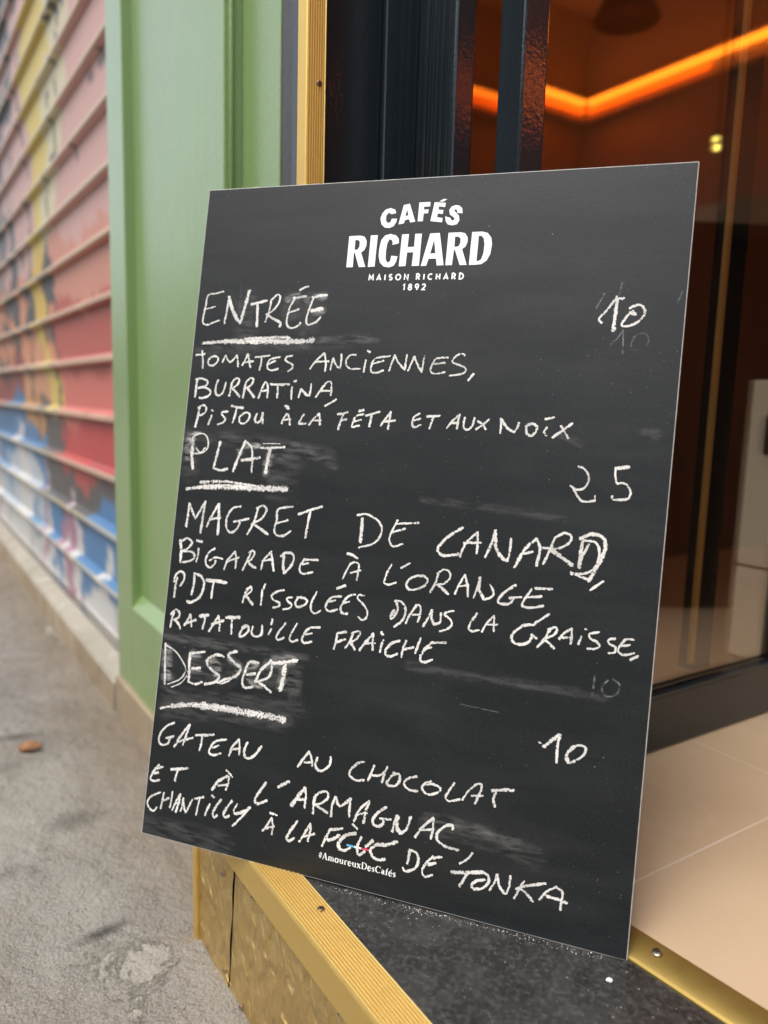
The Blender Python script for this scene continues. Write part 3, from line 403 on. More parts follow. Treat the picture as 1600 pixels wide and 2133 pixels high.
('CHANTILLY À LA FÈVE DE TONKA', '2.8:22.7,57.0 10.9,50.0 4.7,41.0 9.3,33.5 15.0,31.7 19.8,37.3/2.8:28.1,57.4 26.7,47.1 25.3,36.9/3.3:26.8,46.4 36.0,52.1/2.8:40.2,61.3 39.7,51.3 38.4,40.4/2.8:42.3,38.1 47.0,50.5 51.9,60.7/3.2:51.9,60.7 50.7,49.0 47.8,37.0/2.8:44.7,47.0 52.4,50.1/2.8:54.6,39.2 56.3,47.1 56.9,56.4/3.2:56.9,56.4 59.1,46.2 62.6,39.4/2.7:62.6,39.4 66.0,47.6 70.0,57.5/3.2:73.4,59.0 85.9,63.8/2.7:80.3,59.6 78.8,50.3 77.5,39.5/3.2:95.4,56.8 92.1,48.6 90.3,42.2/4.1:97.5,67.7 100.2,66.7/3.5:110.6,65.9 104.2,55.6 100.9,47.5 103.2,42.0 107.1,45.8/3.4:125.8,67.5 119.4,57.3 116.1,49.2 119.1,45.4 123.8,48.6/2.6:133.7,64.7 129.6,56.5 131.9,51.8/4.0:131.8,52.5 141.4,56.7 151.3,64.7/3.1:151.4,64.0 142.0,51.7 130.2,37.4/3.0:171.5,40.5 177.0,49.0 181.6,58.7/2.6:181.6,58.7 184.2,50.5 184.4,39.0/3.6:175.9,44.4 186.0,49.5/3.0:178.6,63.8 188.4,63.0/3.6:215.9,61.7 207.8,48.4 204.1,39.0 207.6,36.2 213.5,41.1/3.1:220.9,38.4 226.8,49.7 233.2,62.5/3.1:233.2,62.5 233.5,52.6 231.6,41.5/3.1:225.6,45.9 239.9,51.9/3.8:273.9,65.7 258.3,60.9/3.1:258.3,60.9 254.7,51.6 250.6,40.1/4.4:256.6,48.5 264.0,51.5 271.0,57.3/4.6:290.8,63.7 278.5,58.3 271.2,48.2 272.8,40.9/3.5:272.7,41.5 278.9,40.8 285.9,45.9/3.2:286.0,73.2 292.5,69.0/3.4:298.6,61.3 294.5,50.6 295.4,42.5 297.8,40.3 304.0,45.8/4.3:304.8,51.6 312.8,60.3/4.5:341.7,65.3 329.2,59.1 319.1,57.5/3.9:319.1,57.5 311.0,50.2 313.1,43.7 320.9,40.0 329.5,42.7/3.3:357.4,60.0 357.4,52.5 356.2,44.0/3.3:357.4,60.0 365.4,58.4 369.0,51.1 365.8,40.9 355.0,34.9 351.7,38.3/3.8:394.8,60.4 385.4,56.9/3.0:385.2,58.8 376.5,47.4 374.6,38.9 377.9,34.2 386.6,38.3/4.1:380.6,48.4 388.7,52.2/4.5:408.0,46.7 418.2,48.4 430.2,51.3 442.0,54.7/3.5:425.1,48.1 421.7,40.7 418.4,33.2/3.4:442.0,54.7 449.0,52.4 449.7,44.7 443.7,37.4 434.6,34.5 431.6,37.7 436.4,43.5 445.5,47.0/2.7:451.8,37.3 456.3,46.3 458.6,56.0/3.4:458.6,56.0 461.7,45.0 467.6,38.6 470.3,38.6/2.7:470.3,38.6 472.8,46.3 473.0,58.1/2.7:488.2,55.9 483.9,46.4 479.1,34.9/3.3:480.1,45.5 488.8,50.2 499.9,54.8 511.1,58.8/3.3:483.8,47.7 492.0,43.2 499.1,36.6/2.6:505.8,40.2 513.1,50.9 522.6,58.3/2.6:522.6,57.7 529.3,53.6 528.9,44.6 528.6,35.0/3.8:513.0,45.8 522.5,45.6 534.6,44.1'),
('=ghost', '1.7:525.7,643.8 532.4,650.3 537.7,659.3/1.7:538.2,660.5 539.1,646.5 540.0,633.7/1.7:551.5,653.0 547.9,646.6 548.5,640.2 554.0,638.4 562.1,641.7 565.2,649.3 561.4,656.3 554.8,656.2 548.6,652.3/2.3:533.3,715.7 532.1,708.0 530.5,699.0'),
('=ghost', '2.5:540.9,266.6 541.5,276.9 541.5,287.2/2.5:555.6,284.2 550.0,275.7 554.2,267.2 565.2,270.5 567.7,281.0 560.3,286.5/2.5:594.8,701.9 590.6,690.1/2.6:507.9,684.2 515.0,700.0/1.6:399.6,233.0 421.7,231.8 443.5,231.2'),
('=smear', '19.1:9.2,630.4 83.2,633.4 163.3,638.2 245.1,646.3/9.8:136.7,639.6 201.2,645.8 257.6,645.2/39.4:75.6,697.8 73.0,672.9 77.6,651.3/35.1:167.8,685.1 163.0,670.0 161.4,655.0/31.8:137.1,694.3 136.2,673.0/29.6:11.5,511.9 12.8,490.0 17.3,465.2/25.7:-2.3,517.5 62.3,516.5 145.0,510.1 210.8,502.0/56.5:154.3,498.6 148.8,477.3 144.3,459.0/13.6:144.4,514.8 178.3,506.0 218.5,489.6/14.1:-2.6,256.9 44.8,254.1 127.7,256.7 206.7,255.1/15.8:-6.8,261.3 30.2,256.4 100.8,254.1/30.6:10.6,227.6 14.4,209.6 18.8,185.5/38.8:45.1,223.4 70.1,221.1 105.1,218.6/37.1:127.9,226.8 158.2,224.4 191.2,221.9/24.3:193.2,249.6 194.0,231.1 193.8,210.6/25.3:14.6,178.7 108.6,189.1 204.1,193.2/28.0:13.2,161.1 97.1,170.4 190.1,175.1/31.7:374.6,93.0 413.8,92.3 462.6,89.9 500.0,81.2/16.0:373.8,100.9 429.4,100.0 478.0,94.4/11.5:482.3,542.5 493.0,539.3 504.9,533.1/14.9:569.5,550.6 582.8,547.7/10.9:496.2,449.7 404.9,457.0 331.0,458.8/13.8:333.6,266.4 396.4,265.0 472.0,266.0 553.3,266.0/38.7:2.8,12.9 60.7,11.5 123.1,12.2'),
('=rub', '17.3:10.5,240.0 12.1,221.6 13.4,200.1/14.4:46.8,237.8 57.6,236.9/15.7:50.3,221.2 58.8,221.2/14.1:75.5,234.1 86.7,227.8 86.1,215.7/12.7:102.5,239.8 115.5,234.0 113.1,219.8/12.6:124.6,226.3 130.2,235.5 140.0,238.2/16.0:153.7,240.2 165.7,245.5 189.2,250.2/13.5:177.4,240.2 176.5,225.4 175.3,212.9/12.5:168.5,679.1 174.2,680.3 181.8,682.1/12.5:156.8,696.0 169.5,699.5 182.4,700.0/10.2:130.5,694.3 138.0,698.5 146.5,699.7/16.1:11.3,489.9 11.5,505.6 12.7,513.9/10.7:13.7,512.0 17.9,518.5 26.5,519.0/12.9:85.1,500.5 94.7,507.2 111.5,509.4/14.0:131.1,503.2 127.2,490.9 125.6,475.7/10.0:132.0,220.3 139.5,213.8 149.8,211.2'),
('=smear', '2.0:46.0,710.5 61.7,685.4/2.0:62.9,716.6 64.6,672.9/2.0:84.0,685.3 75.9,648.1/1.8:269.3,821.8 274.9,825.6/1.8:304.2,820.0 311.6,828.2/1.7:337.1,824.0 334.1,814.4/1.7:339.9,825.6 343.7,816.2/1.6:506.2,702.8 512.9,701.1/1.5:591.8,571.1 599.0,570.4/1.5:573.0,704.7 574.2,702.6'),
]
LOGO = [
'206.4,734.9 206.2,773.5 220.4,773.8 226.1,772.4 229.7,767.5 230.0,761.6 227.9,755.8 223.9,752.9 231.3,735.0 222.8,734.9 215.6,752.8 214.5,752.6 214.9,734.9|214.7,768.3 218.6,768.5 220.9,766.0 221.1,760.4 219.1,756.7 215.1,756.1',
'234.5,773.6 243.5,773.6 243.3,735.1 234.6,734.9',
'263.5,761.1 263.5,764.7 261.8,767.4 259.0,768.1 256.6,763.0 256.0,752.8 256.6,744.0 258.1,740.9 260.0,739.7 262.6,741.7 263.4,747.9 271.4,747.0 270.3,740.8 267.7,735.7 261.9,733.7 254.9,735.0 249.7,739.8 247.2,747.9 247.1,757.4 248.7,767.7 253.1,773.1 259.8,774.6 266.9,772.6 270.8,768.4 271.3,762.9',
'274.4,773.4 283.1,773.7 282.9,757.9 291.0,758.1 290.9,773.7 299.1,773.7 299.4,735.1 290.4,735.0 290.7,751.4 282.9,751.4 282.6,735.0 274.2,734.7',
'309.4,773.6 321.2,773.8 329.5,735.2 321.2,735.0 319.5,743.2 310.4,743.2 308.3,734.9 301.6,734.7|315.1,765.6 318.2,749.7 311.8,749.4',
'331.7,735.0 331.8,773.6 346.5,773.8 351.7,772.5 355.3,767.8 355.7,762.1 353.7,756.5 350.0,753.8 357.3,735.0 349.0,734.9 341.4,753.2 340.3,753.0 339.6,735.1|340.1,768.7 344.2,768.7 347.0,766.4 347.2,761.0 345.3,757.1 340.5,756.6',
'359.9,734.9 360.1,773.6 372.1,773.7 378.6,771.9 383.4,766.2 384.9,758.4 383.9,747.3 380.4,739.7 374.5,735.6 367.5,734.9|368.4,768.8 371.9,768.7 374.6,765.5 376.1,758.7 375.8,748.2 373.7,741.2 370.6,739.2 368.5,739.5',
'258.0,798.6 264.3,799.8 262.5,804.2 256.5,806.3 250.5,804.8 246.4,800.1 244.7,793.6 246.7,786.9 251.3,782.7 257.5,781.9 262.6,784.0 265.5,789.1 265.9,793.0 259.4,793.2 257.8,788.9 254.9,788.0 252.1,791.0 251.8,796.9 254.0,800.2 256.3,800.4',
'272.9,809.2 280.4,810.6 289.3,788.5 283.1,787.6 281.2,791.8 276.3,790.8 275.2,786.9 268.5,785.9|277.7,803.6 280.0,796.5 276.3,795.8',
'292.2,811.5 306.0,811.5 306.1,806.2 298.7,806.1 298.6,802.6 304.5,802.6 304.4,798.0 298.8,798.0 298.7,788.7 292.3,788.7',
'311.1,811.0 324.8,809.6 324.6,804.6 316.9,805.7 316.7,801.8 322.8,801.0 322.5,796.4 316.3,797.2 315.9,792.8 322.7,791.5 322.7,786.4 308.1,788.4',
'322.1,814.5 326.3,813.7 321.3,811.1 316.6,811.6',
'346.4,796.2 345.4,802.2 341.9,805.5 337.5,806.4 332.6,804.9 329.9,800.8 331.3,795.4 336.0,792.1 337.4,789.8 336.1,788.1 333.5,788.8 332.2,791.4 325.7,793.4 326.8,787.6 329.9,783.6 335.6,782.3 340.9,783.5 343.4,787.8 342.4,793.5 338.4,797.6 336.1,799.5 336.6,801.2 339.2,800.8 340.2,797.0',
]
# ================================================================ SETTING
bm = bmesh.new(); bmesh.ops.create_grid(bm, x_segments=1, y_segments=1, size=120)
tag(obj('pavement', bm, M['pave']), kind='structure')

# interior floor: one sheet of tiles behind the brass strip
bm = bmesh.new()
FL = [(-3.1, .75), (-.95, .75), (-.95, .602), (1.48, .834), (1.48, 3.3), (-3.1, 3.3)]
extrude_z(bm, FL, .2268, .235)
tag(obj('floor', bm, M['tile']), kind='structure')
bm = bmesh.new(); box(bm, -3.1, 1.58, .70, 3.3, 2.75, 2.85)
tag(obj('ceiling', bm, M['ceilp']), kind='structure')
for x0, x1, y0, y1, mm in ((-1.9, -1.8, .70, 3.15, 'dwall'), (-1.9, 1.48, 3.15, 3.3, 'wallp'), (1.48, 1.58, .47, 3.3, 'wallp'), (-3.1, -.97, .60, .70, 'dwall')):
    bm = bmesh.new(); box(bm, x0, x1, y0, y1, .236, 2.745)
    tag(obj('interior_wall', bm, M[mm]), kind='structure')

# facade above the shopfront and to its right
bm = bmesh.new(); box(bm, -9, 6, .50, .70, 2.75, 9.0)
tag(obj('facade_wall', bm, M['render']), 'pale rendered facade wall rising above the shopfront', 'wall')
bm = bmesh.new(); box(bm, 1.585, 6, .50, .70, 0, 2.745)
tag(obj('facade_wall', bm, M['render']), 'pale rendered facade wall to the right of the doorway', 'wall')

for x0, x1, hh, cc in ((-34, -19.2, 4.9, 'render'), (-19.0, -6.2, 5.3, 'ledge'), (-6.0, 7, 5.1, 'render'), (7.2, 20, 5.6, 'ledge')):  # unseen houses opposite, added and sized to block low sky in reflections
    e = empty('street_building', (x0, -9, 0), 'unseen pale building across the street, added to block low sky', 'building', 'buildings across the street')
    bm = bmesh.new(); box(bm, 0, x1-x0, -4, 0, 0, hh); obj('wall', bm, M[cc], e)
    for fl in range(2):
        for i in range(int((x1-x0)/2.4)):
            bm = bmesh.new(); box(bm, .8+2.4*i, 1.9+2.4*i, -.02, .012, 1.0+2.2*fl, 2.4+2.2*fl); obj('window', bm, M['black'], e)

# ================================================================ STEP
step = empty('door_step', (-1.01, .35, 0), 'entrance step with black granite tread, gold ribbed nosing and hammered brass front', 'step')
def ch(name, bm, m, parent=step, smooth=False):
    """child built in world coordinates"""
    o = obj(name, bm, m, parent, smooth)
    p = parent; off = Vector((0, 0, 0))
    while p: off += p.location; p = p.parent
    o.data.transform(Matrix.Translation(-off)); return o
bm = bmesh.new(); box(bm, -1.008, 1.2, .390, .86, .185, .2265, .0012)
ch('tread', bm, M['granite'])
bm = bmesh.new(); box(bm, -1.004, 1.2, .357, .86, -.02, .185)
ch('core', bm, M['dark'])
def riser(x0, x1, tilt=0):
    bm = bmesh.new(); nx = max(2, int((x1-x0)/.02)); nz = 12
    g = [[bm.verts.new((x0+(x1-x0)*i/nx + (tilt*(1-j/nz) if i in (0, nx) and tilt else 0), .353+.0012*math.sin(i*1.7)*math.cos(j*1.3), -.01+.205*j/nz)) for i in range(nx+1)] for j in range(nz+1)]
    for j in range(nz):
        for i in range(nx): bm.faces.new((g[j][i], g[j][i+1], g[j+1][i+1], g[j+1][i]))
    return bm
r1 = riser(-.998, -.8675); 
for v in r1.verts:
    t = (v.co.x+.998)/.1305; v.co.x += -.022*(1-(v.co.z+.01)/.205)*t
r2 = riser(-.8645, 1.2)
for v in r2.verts:
    t = max(0, 1-(v.co.x+.8645)/.3); v.co.x += -.023*(1-(v.co.z+.01)/.205)*t; v.co.y += .0012*t
rp1 = ch('riser_panel', r1, M['hammered'], smooth=True); rp2 = ch('riser_panel', r2, M['hammered'], smooth=True)
bm = bmesh.new(); box(bm, -1.013, -.999, .3475, .47, -.01, .1895, .001)
ch('corner_strip', bm, M['gold'])
# nosing profile: smooth front, ribbed top
prof = [(.3495, .1905), (.3478, .192), (.3478, .2290), (.3490, .2312)]
y = .3515
for i in range(11):
    prof += [(y, .2314), (y+.0006, .2318), (y+.0015, .2318), (y+.0021, .2314), (y+.0024, .2304), (y+.0033, .2304)]; y += .0036
prof += [(.3920, .2312), (.3932, .2290), (.3932, .2268), (.3525, .2268), (.3520, .1905)]
bm = bmesh.new(); extrude_x(bm, prof, -1.013, 1.2)
nos = ch('nosing', bm, M['gold'])
def screw(loc, nrm, r, m, parent, name='screw'):
    bm = bmesh.new()
    lathe(bm, [(r, 0), (r, r*.18), (r*.82, r*.34), (r*.4, r*.42), (r*.36, r*.2)], 20)
    for a in (0, 1):
        s = (r*.62, r*.13) if a else (r*.13, r*.62)
        box(bm, -s[0], s[0], -s[1], s[1], r*.2, r*.405+a*r*.02, mi=1)
    q = Vector(nrm).to_track_quat('Z', 'Y').to_matrix().to_4x4() @ Matrix.Rotation(R(25), 4, 'Z')
    bmesh.ops.transform(bm, matrix=Matrix.Translation(loc) @ q, verts=bm.verts[:])
    return ch(name, bm, [m, M['dark']], parent)
for x in (-.685, -.14, .45): screw((x, .381, .2317), (0, 0, 1), .0042, M['rust'], nos)
for x, z in ((-.905, .159), (-.806, .184), (-.900, .019), (-.842, .006), (-.590, .187), (-.35, .184), (.1, .18)):
    screw((x, .3520, z), (0, -1, 0), .0042, M['steel'], rp1 if x < -.86 else rp2)

# brass threshold strip along the tile edge, set a little askew
strip = empty('threshold_strip', (-.451, .6195, .2265), 'aged brass threshold strip between black granite tread and beige tiles', 'trim')
a0 = math.atan2(.117, 1)
bm = bmesh.new()
pr = [(0, .0003), (.0004, .0020)]+[(.0004+.0356*t/12, .0020+.0092*math.sin(math.pi*.5*(t/12)**.8)) for t in range(1, 13)]+[(.037, .0095), (.037, .0003)]
extrude_x(bm, pr, -.48, 1.66)
bmesh.ops.transform(bm, matrix=Matrix.Rotation(math.atan2(.095, 1), 4, 'Z'), verts=bm.verts[:])
obj('strip_profile', bm, M['gold2'], strip, False)
screw((-.440, .641, .2378), (0, -.25, 1), .0050, M['steel'], strip)
screw((.15, .698, .2378), (0, -.25, 1), .0050, M['steel'], strip)

# ================================================================ SHOPFRONT
YF = .468
pil = empty('pilaster', (-1.55, YF, .096), 'pale green gloss painted pilaster with a recessed panel beside the doorway', 'pilaster')
bm = bmesh.new(); box(bm, -1.8995, -1.770, YF, .60, .096, 3.25, .002); ch('stile', bm, M['green'], pil)
bm = bmesh.new(); box(bm, -1.285, -1.192, YF, .56, .096, 3.25, .002); ch('stile', bm, M['green'], pil)
bm = bmesh.new(); extrude_x(bm, [(YF, .096), (YF, .298), (YF+.003, .302), (.4905, .326), (.4905, .096)], -1.769, -1.286); ch('bottom_rail', bm, M['green'], pil)
bm = bmesh.new(); box(bm, -1.7695, -1.2855, .4905, .56, .10, 2.75); ch('recessed_panel', bm, M['green'], pil)
bm = bmesh.new()
for yy, rr in ((.4800, .0045),):
    n = 10
    extrude_z(bm, [(-1.192+rr*math.sin(math.pi*k/n)*1.2, yy-rr*math.cos(math.pi*k/n)) for k in range(n+1)], .097, 2.75)
ch('moulding', bm, M['green'], pil, True)
bm = bmesh.new(); box(bm, -1.1915, -1.056, .4985, .56, .096, 3.25, .0015); ch('return_panel', bm, M['green'], pil)

bm = bmesh.new(); box(bm, -1.0555, -.9525, .5005, .60, .0, 3.25, .001)
tag(obj('wall_strip', bm, M['grey']), 'narrow dark grey painted wall strip between the green pilaster and gold trim', 'wall')

trim = empty('corner_trim', (-.93, YF, .2265), 'vertical gold ribbed corner trim at the edge of the doorway', 'trim')
pr = [(-.9405, .500), (-.941, .469), (-.9400, YF), (-.9175, YF), (-.9160, .4690)]
y = .4700
for i in range(7):
    pr += [(-.9158, y), (-.9156, y+.0011), (-.9158, y+.0022), (-.9170, y+.0025), (-.9170, y+.0031)]; y += .0034
pr += [(-.9160, .4950), (-.9175, .4960), (-.9190, .4960), (-.9190, .4715), (-.9380, .4715), (-.9380, .500)]
bm = bmesh.new(); extrude_z(bm, pr, .2275, 2.75); ch('trim_profile', bm, M['goldm'], trim)
screw((-.9155, .4862, 1.185), (1, 0, 0), .0038, M['rust'], trim)
screw((-.9155, .4862, 1.85), (1, 0, 0), .0038, M['rust'], trim)

# black gloss side frame of the entrance
fr = empty('door_frame', (-.93, .6, .235), 'black gloss painted side frame with mouldings beside the glass door', 'door frame')
def tall(name, x0, x1, y0, y1, m=None, p=fr, z0=.2285, z1=3.25, bev=.0028):
    bm = bmesh.new(); box(bm, x0, x1, y0, y1, z0, z1, bev); return ch(name, bm, m or M['black'], p)
tall('side_panel', -.97, -.950, .474, .600)
tall('side_panel', -.97, -.943, .6006, .656)
tall('post', -.97, -.860, .6565, .690, bev=.003)
bm = bmesh.new()      # mouldings on the street face of the post
for xc, rr in ((-.926, .007), (-.908, .0045), (-.889, .006), (-.8745, .0035)):
    n = 8
    extrude_z(bm, [(xc+rr*math.cos(math.pi*k/n), .6565-rr*.7*math.sin(math.pi*k/n)) for k in range(n+1)], .2285, 2.75)
ch('moulding', bm, M['black'], fr, True)
tall('stile', -.880, -.852, .775, .80)
bm = bmesh.new(); box(bm, -.868, -.862, .690, .775, .30, 2.75); ch('glass_pane', bm, M['glass'], fr)
tall('bottom_rail', -.880, -.852, .690, .775, z1=.30)
# the opened glass door leaf
dr = empty('glass_door', (-.745, .671, .236), 'opened glass door with black gloss stiles and a deep black bottom rail', 'door')
def leaf(name, y0, y1, z0, z1, x0=-.790, x1=-.745, m=None, bev=.003):
    bm = bmesh.new(); box(bm, x0, x1, y0, y1, z0, z1, bev); return ch(name, bm, m or M['black'], dr)
leaf('stile', .671, .712, .238, 2.30)
leaf('bottom_rail', .7125, 1.425, .238, .331)
bm = bmesh.new(); extrude_z(bm, [(-.7448, .7125), (-.741, .7125), (-.741, 1.42), (-.7448, 1.42)], .3315, .3365); ch('glazing_bead', bm, M['black'], dr)
leaf('stile', 1.385, 1.425, .3315, 2.30, x0=-.788)
leaf('top_rail', .7125, 1.425, 2.301, 2.40, x0=-.788)
bm = bmesh.new(); box(bm, -.766, -.760, .7125, 1.3845, .332, 2.30); ch('glass_pane', bm, M['glass'], dr)
leaf('inner_post', 1.153, 1.205, .345, 2.30, x0=-.800, x1=-.772)
bm = bmesh.new(); box(bm, -.7755, -.7685, 1.1405, 1.1525, .36, 2.30, .001); ch('brass_edge', bm, M['brassp'], dr)

# ================================================================ SHUTTER, LEDGE
def hsh(a, b):
    v = math.sin(a*127.1+b*311.7)*43758.5453; return v-math.floor(v)
def vn(x, y):
    xi, yi = math.floor(x), math.floor(y); fx, fy = x-xi, y-yi; fx = fx*fx*(3-2*fx); fy = fy*fy*(3-2*fy)
    return (hsh(xi, yi)*(1-fx)+hsh(xi+1, yi)*fx)*(1-fy)+(hsh(xi, yi+1)*(1-fx)+hsh(xi+1, yi+1)*fx)*fy
def lin(r, g, b): return tuple((c/255)**2.2 for c in (r, g, b))
def paint(x, z):
    d = -x
    wob = (vn(x*3.1, z*2.3)-.5)*.34+(vn(x*9, z*7)-.5)*.16+(vn(x*21, z*17)-.5)*.08; n2 = .6*vn(x*6+9, z*6)+.4*vn(x*15, z*14+3)
    zz = z+wob*.5; dd = d+(vn(x*2+5, z*3)-.5)*.42+(vn(x*7, z*9)-.5)*.20+(vn(x*18, z*22)-.5)*.10
    if zz > 1.28:
        c = lin(226, 176, 166) if dd < 2.75 else (lin(228, 218, 176) if dd < 3.1 else (lin(232, 206, 100) if dd < 3.4 else (lin(220, 176, 168) if dd < 3.75 else (lin(70, 88, 96) if n2 > .55 else lin(205, 170, 165)))))
        if n2 > .83: c = lin(96, 84, 90)
    elif zz > .92:
        c = lin(196, 92, 80) if dd < 2.95 else (lin(226, 190, 80) if 3.1 < dd < 3.45 else (lin(78, 76, 78) if n2 > .55 else lin(226, 150, 112)))
        if zz > 1.10 and dd < 2.9: c = lin(222, 150, 128)
    elif zz > .74:
        c = lin(224, 118, 104) if dd < 2.85 else (lin(230, 200, 100) if dd < 3.2 else (lin(222, 160, 120) if dd < 3.8 else lin(150, 70, 62)))
    elif zz > .60:
        c = lin(204, 66, 64) if dd < 3.0 else (lin(92, 86, 84) if dd < 3.4 else (lin(206, 150, 90) if dd < 3.8 else lin(70, 120, 165)))
    elif zz > .44:
        c = lin(86, 84, 82) if dd < 3.3 else lin(80, 132, 178)
        if dd < 2.6 and zz > .54: c = lin(190, 72, 70)
    elif zz > .18:
        c = lin(70, 132, 186)
        if dd > 3.1: c = lin(196, 206, 214) if n2 > .4 else lin(104, 150, 190)
    else:
        c = lin(196, 196, 194)
        if 2.5 < dd < 2.9: c = lin(166, 120, 140)
    for sx, sw, hi in ((2.75, .16, .56), (3.25, .20, .60), (2.30, .22, .30), (3.9, .25, .62), (4.6, .3, .6)):     # pale spikes
        if zz < hi and abs(dd-sx) < sw*(hi-zz)/hi*1.3: c = lin(222, 222, 220) if abs(dd-sx-.04) > .045 or sx in (2.30, 3.9) else lin(178, 128, 150)
    for lx in (2.93, 3.55, 4.2):                                    # dark outlines
        if abs(dd-lx) < .025 and z > .6: c = lin(66, 66, 70)
    return c
sh = empty('roller_shutter', (-3.5, .53, .1), 'closed metal roller shutter with slats covered in colourful graffiti', 'shutter')
bm = bmesh.new(); lay = bm.loops.layers.float_color.new('paint')
xs = [-1.895-.03*i for i in range(110)]+[-5.3-.25*i for i in range(16)]
zs = []; P = .16; z = .10
rows = []
k = 0; zb = .10
while zb < 3.25:                      # one slat: sloping face, then a lip that stands out
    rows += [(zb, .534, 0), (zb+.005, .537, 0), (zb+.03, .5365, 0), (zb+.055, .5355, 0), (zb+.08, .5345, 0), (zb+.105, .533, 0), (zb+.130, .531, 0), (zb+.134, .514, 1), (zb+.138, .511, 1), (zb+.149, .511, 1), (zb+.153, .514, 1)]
    zb += P
g = [[bm.verts.new((x, yv, zv)) for x in xs] for zv, yv, l in rows]
for j in range(len(rows)-1):
    lip = rows[j][2] and rows[j+1][2]
    for i in range(len(xs)-1):
        f = bm.faces.new((g[j][i], g[j+1][i], g[j+1][i+1], g[j][i+1]))
        for lo in f.loops:
            c = paint(lo.vert.co.x, lo.vert.co.z)
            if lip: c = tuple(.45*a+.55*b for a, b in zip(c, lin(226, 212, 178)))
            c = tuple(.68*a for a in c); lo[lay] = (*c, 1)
bmesh.ops.recalc_face_normals(bm, faces=bm.faces[:])
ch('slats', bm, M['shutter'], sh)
bm = bmesh.new(); box(bm, -9, -1.895, .505, .55, .0885, .1005, .002); ch('bottom_bar', bm, M['steel'], sh)

bm = bmesh.new(); extrude_x(bm, [(.452, -.02), (.456, .070), (.462, .080), (.506, .0985), (.512, .086), (.60, .086), (.60, -.02)], -9, -1.902)
for f in bm.faces: f.normal_update(); f.material_index = 1 if f.normal.y < -.95 else 0
tag(obj('stone_ledge', bm, [M['ledge'], M['plinth']]), 'worn pale stone ledge under the graffiti shutter', 'ledge')
bm = bmesh.new(); box(bm, -1.9015, -1.014, .458, .60, -.02, .0955, .003)
tag(obj('stone_plinth', bm, M['plinth']), 'brown stone plinth under the green pilaster', 'plinth')

# ================================================================ INTERIOR THINGS
LZ = 2.275
def led(bm_args, loc, label):
    t = empty('light_strip', loc, label, 'light')
    for nm, mm, a in bm_args:
        bm = bmesh.new(); box(bm, *a, .003); ch(nm, bm, M[mm], t)
led([('upper_tube', 'led', (1.375, 1.405, 2.05, 3.045, LZ+.006, LZ+.030)), ('lower_tube', 'led2', (1.38, 1.41, 2.05, 3.045, LZ-.032, LZ-.006)), ('housing', 'wallp', (1.411, 1.48, .88, 3.14, LZ-.06, LZ+.06))],
    (1.4, 2.0, LZ), 'glowing orange strip, descending left arm of the angle mirrored in the door glass')
led([('upper_tube', 'led', (-1.75, 1.37, 3.046, 3.076, LZ+.006, LZ+.030)), ('lower_tube', 'led2', (.70, 1.37, 3.046, 3.072, LZ-.032, LZ-.006)), ('housing', 'wallp', (-1.78, 1.405, 3.08, 3.148, LZ-.06, LZ+.06))],
    (0, 3.1, LZ), 'glowing orange strip, long rising right arm of the angle mirrored in the door glass')

cab = empty('wall_cabinet', (.2, 2.75, 1.45), 'beige wall cabinet mirrored in the door glass right of the board', 'cabinet')
bm = bmesh.new(); box(bm, -.11, .46, 2.72, 3.149, 1.32, 1.58, .006); ch('body', bm, M['beige'], cab)
bm = bmesh.new(); box(bm, .33, .45, 2.705, 2.719, 1.33, 1.57, .004); ch('door', bm, M['cream'], cab)
bm = bmesh.new(); box(bm, -.10, .32, 2.705, 2.719, 1.33, 1.57, .004); ch('door', bm, M['beige'], cab)

bar = empty('bar_counter', (-.07, 2.12, .236), 'dark brown wooden bar counter mirrored low in the door glass', 'counter')
def rot_box(cx, cy, cz, sx, sy, sz, ang, bev):
    bm = bmesh.new(); bmesh.ops.create_cube(bm, size=1)
    bmesh.ops.transform(bm, matrix=Matrix.Translation((cx, cy, cz)) @ Matrix.Rotation(R(ang), 4, 'Z') @ Matrix.Diagonal((sx, sy, sz, 1)), verts=bm.verts[:])
    bmesh.ops.bevel(bm, geom=bm.edges[:], offset=bev, segments=2, affect='EDGES'); return bm
ch('body', rot_box(-.07, 2.12, .735, 1.2, .5, .995, 118, .006), M['wood'], bar)
ch('worktop', rot_box(-.07, 2.12, 1.255, 1.26, .58, .04, 118, .008), M['dark'], bar)
for k in range(3):
    ch('front_panel', rot_box(-.07-.262*math.cos(R(28))-(k-1)*.37*math.cos(R(118))*-1, 2.12-.262*math.sin(R(28))+(k-1)*.37*math.sin(R(118)), .735, .33, .014, .80, 118, .004), M['wood'], bar)

cc = empty('cream_cabinet', (-.52, 1.75, .236), 'cream cabinet with a black handle mirrored at the right edge of the door glass', 'cabinet')
bm = bmesh.new(); box(bm, -.612, -.535, 1.6255, 2.10, .237, .862, .002); ch('carcass', bm, M['wood'], cc)
bm = bmesh.new(); box(bm, -.612, -.534, 1.606, 1.625, .239, .446, .002); ch('lower_door', bm, M['cream'], cc)
bm = bmesh.new(); box(bm, -.612, -.534, 1.606, 1.625, .452, .86, .002); ch('upper_door', bm, M['cream'], cc)
bm = bmesh.new(); box(bm, -.632, -.585, 1.575, 1.6055, .70, .785, .006); ch('handle', bm, M['dark'], cc)

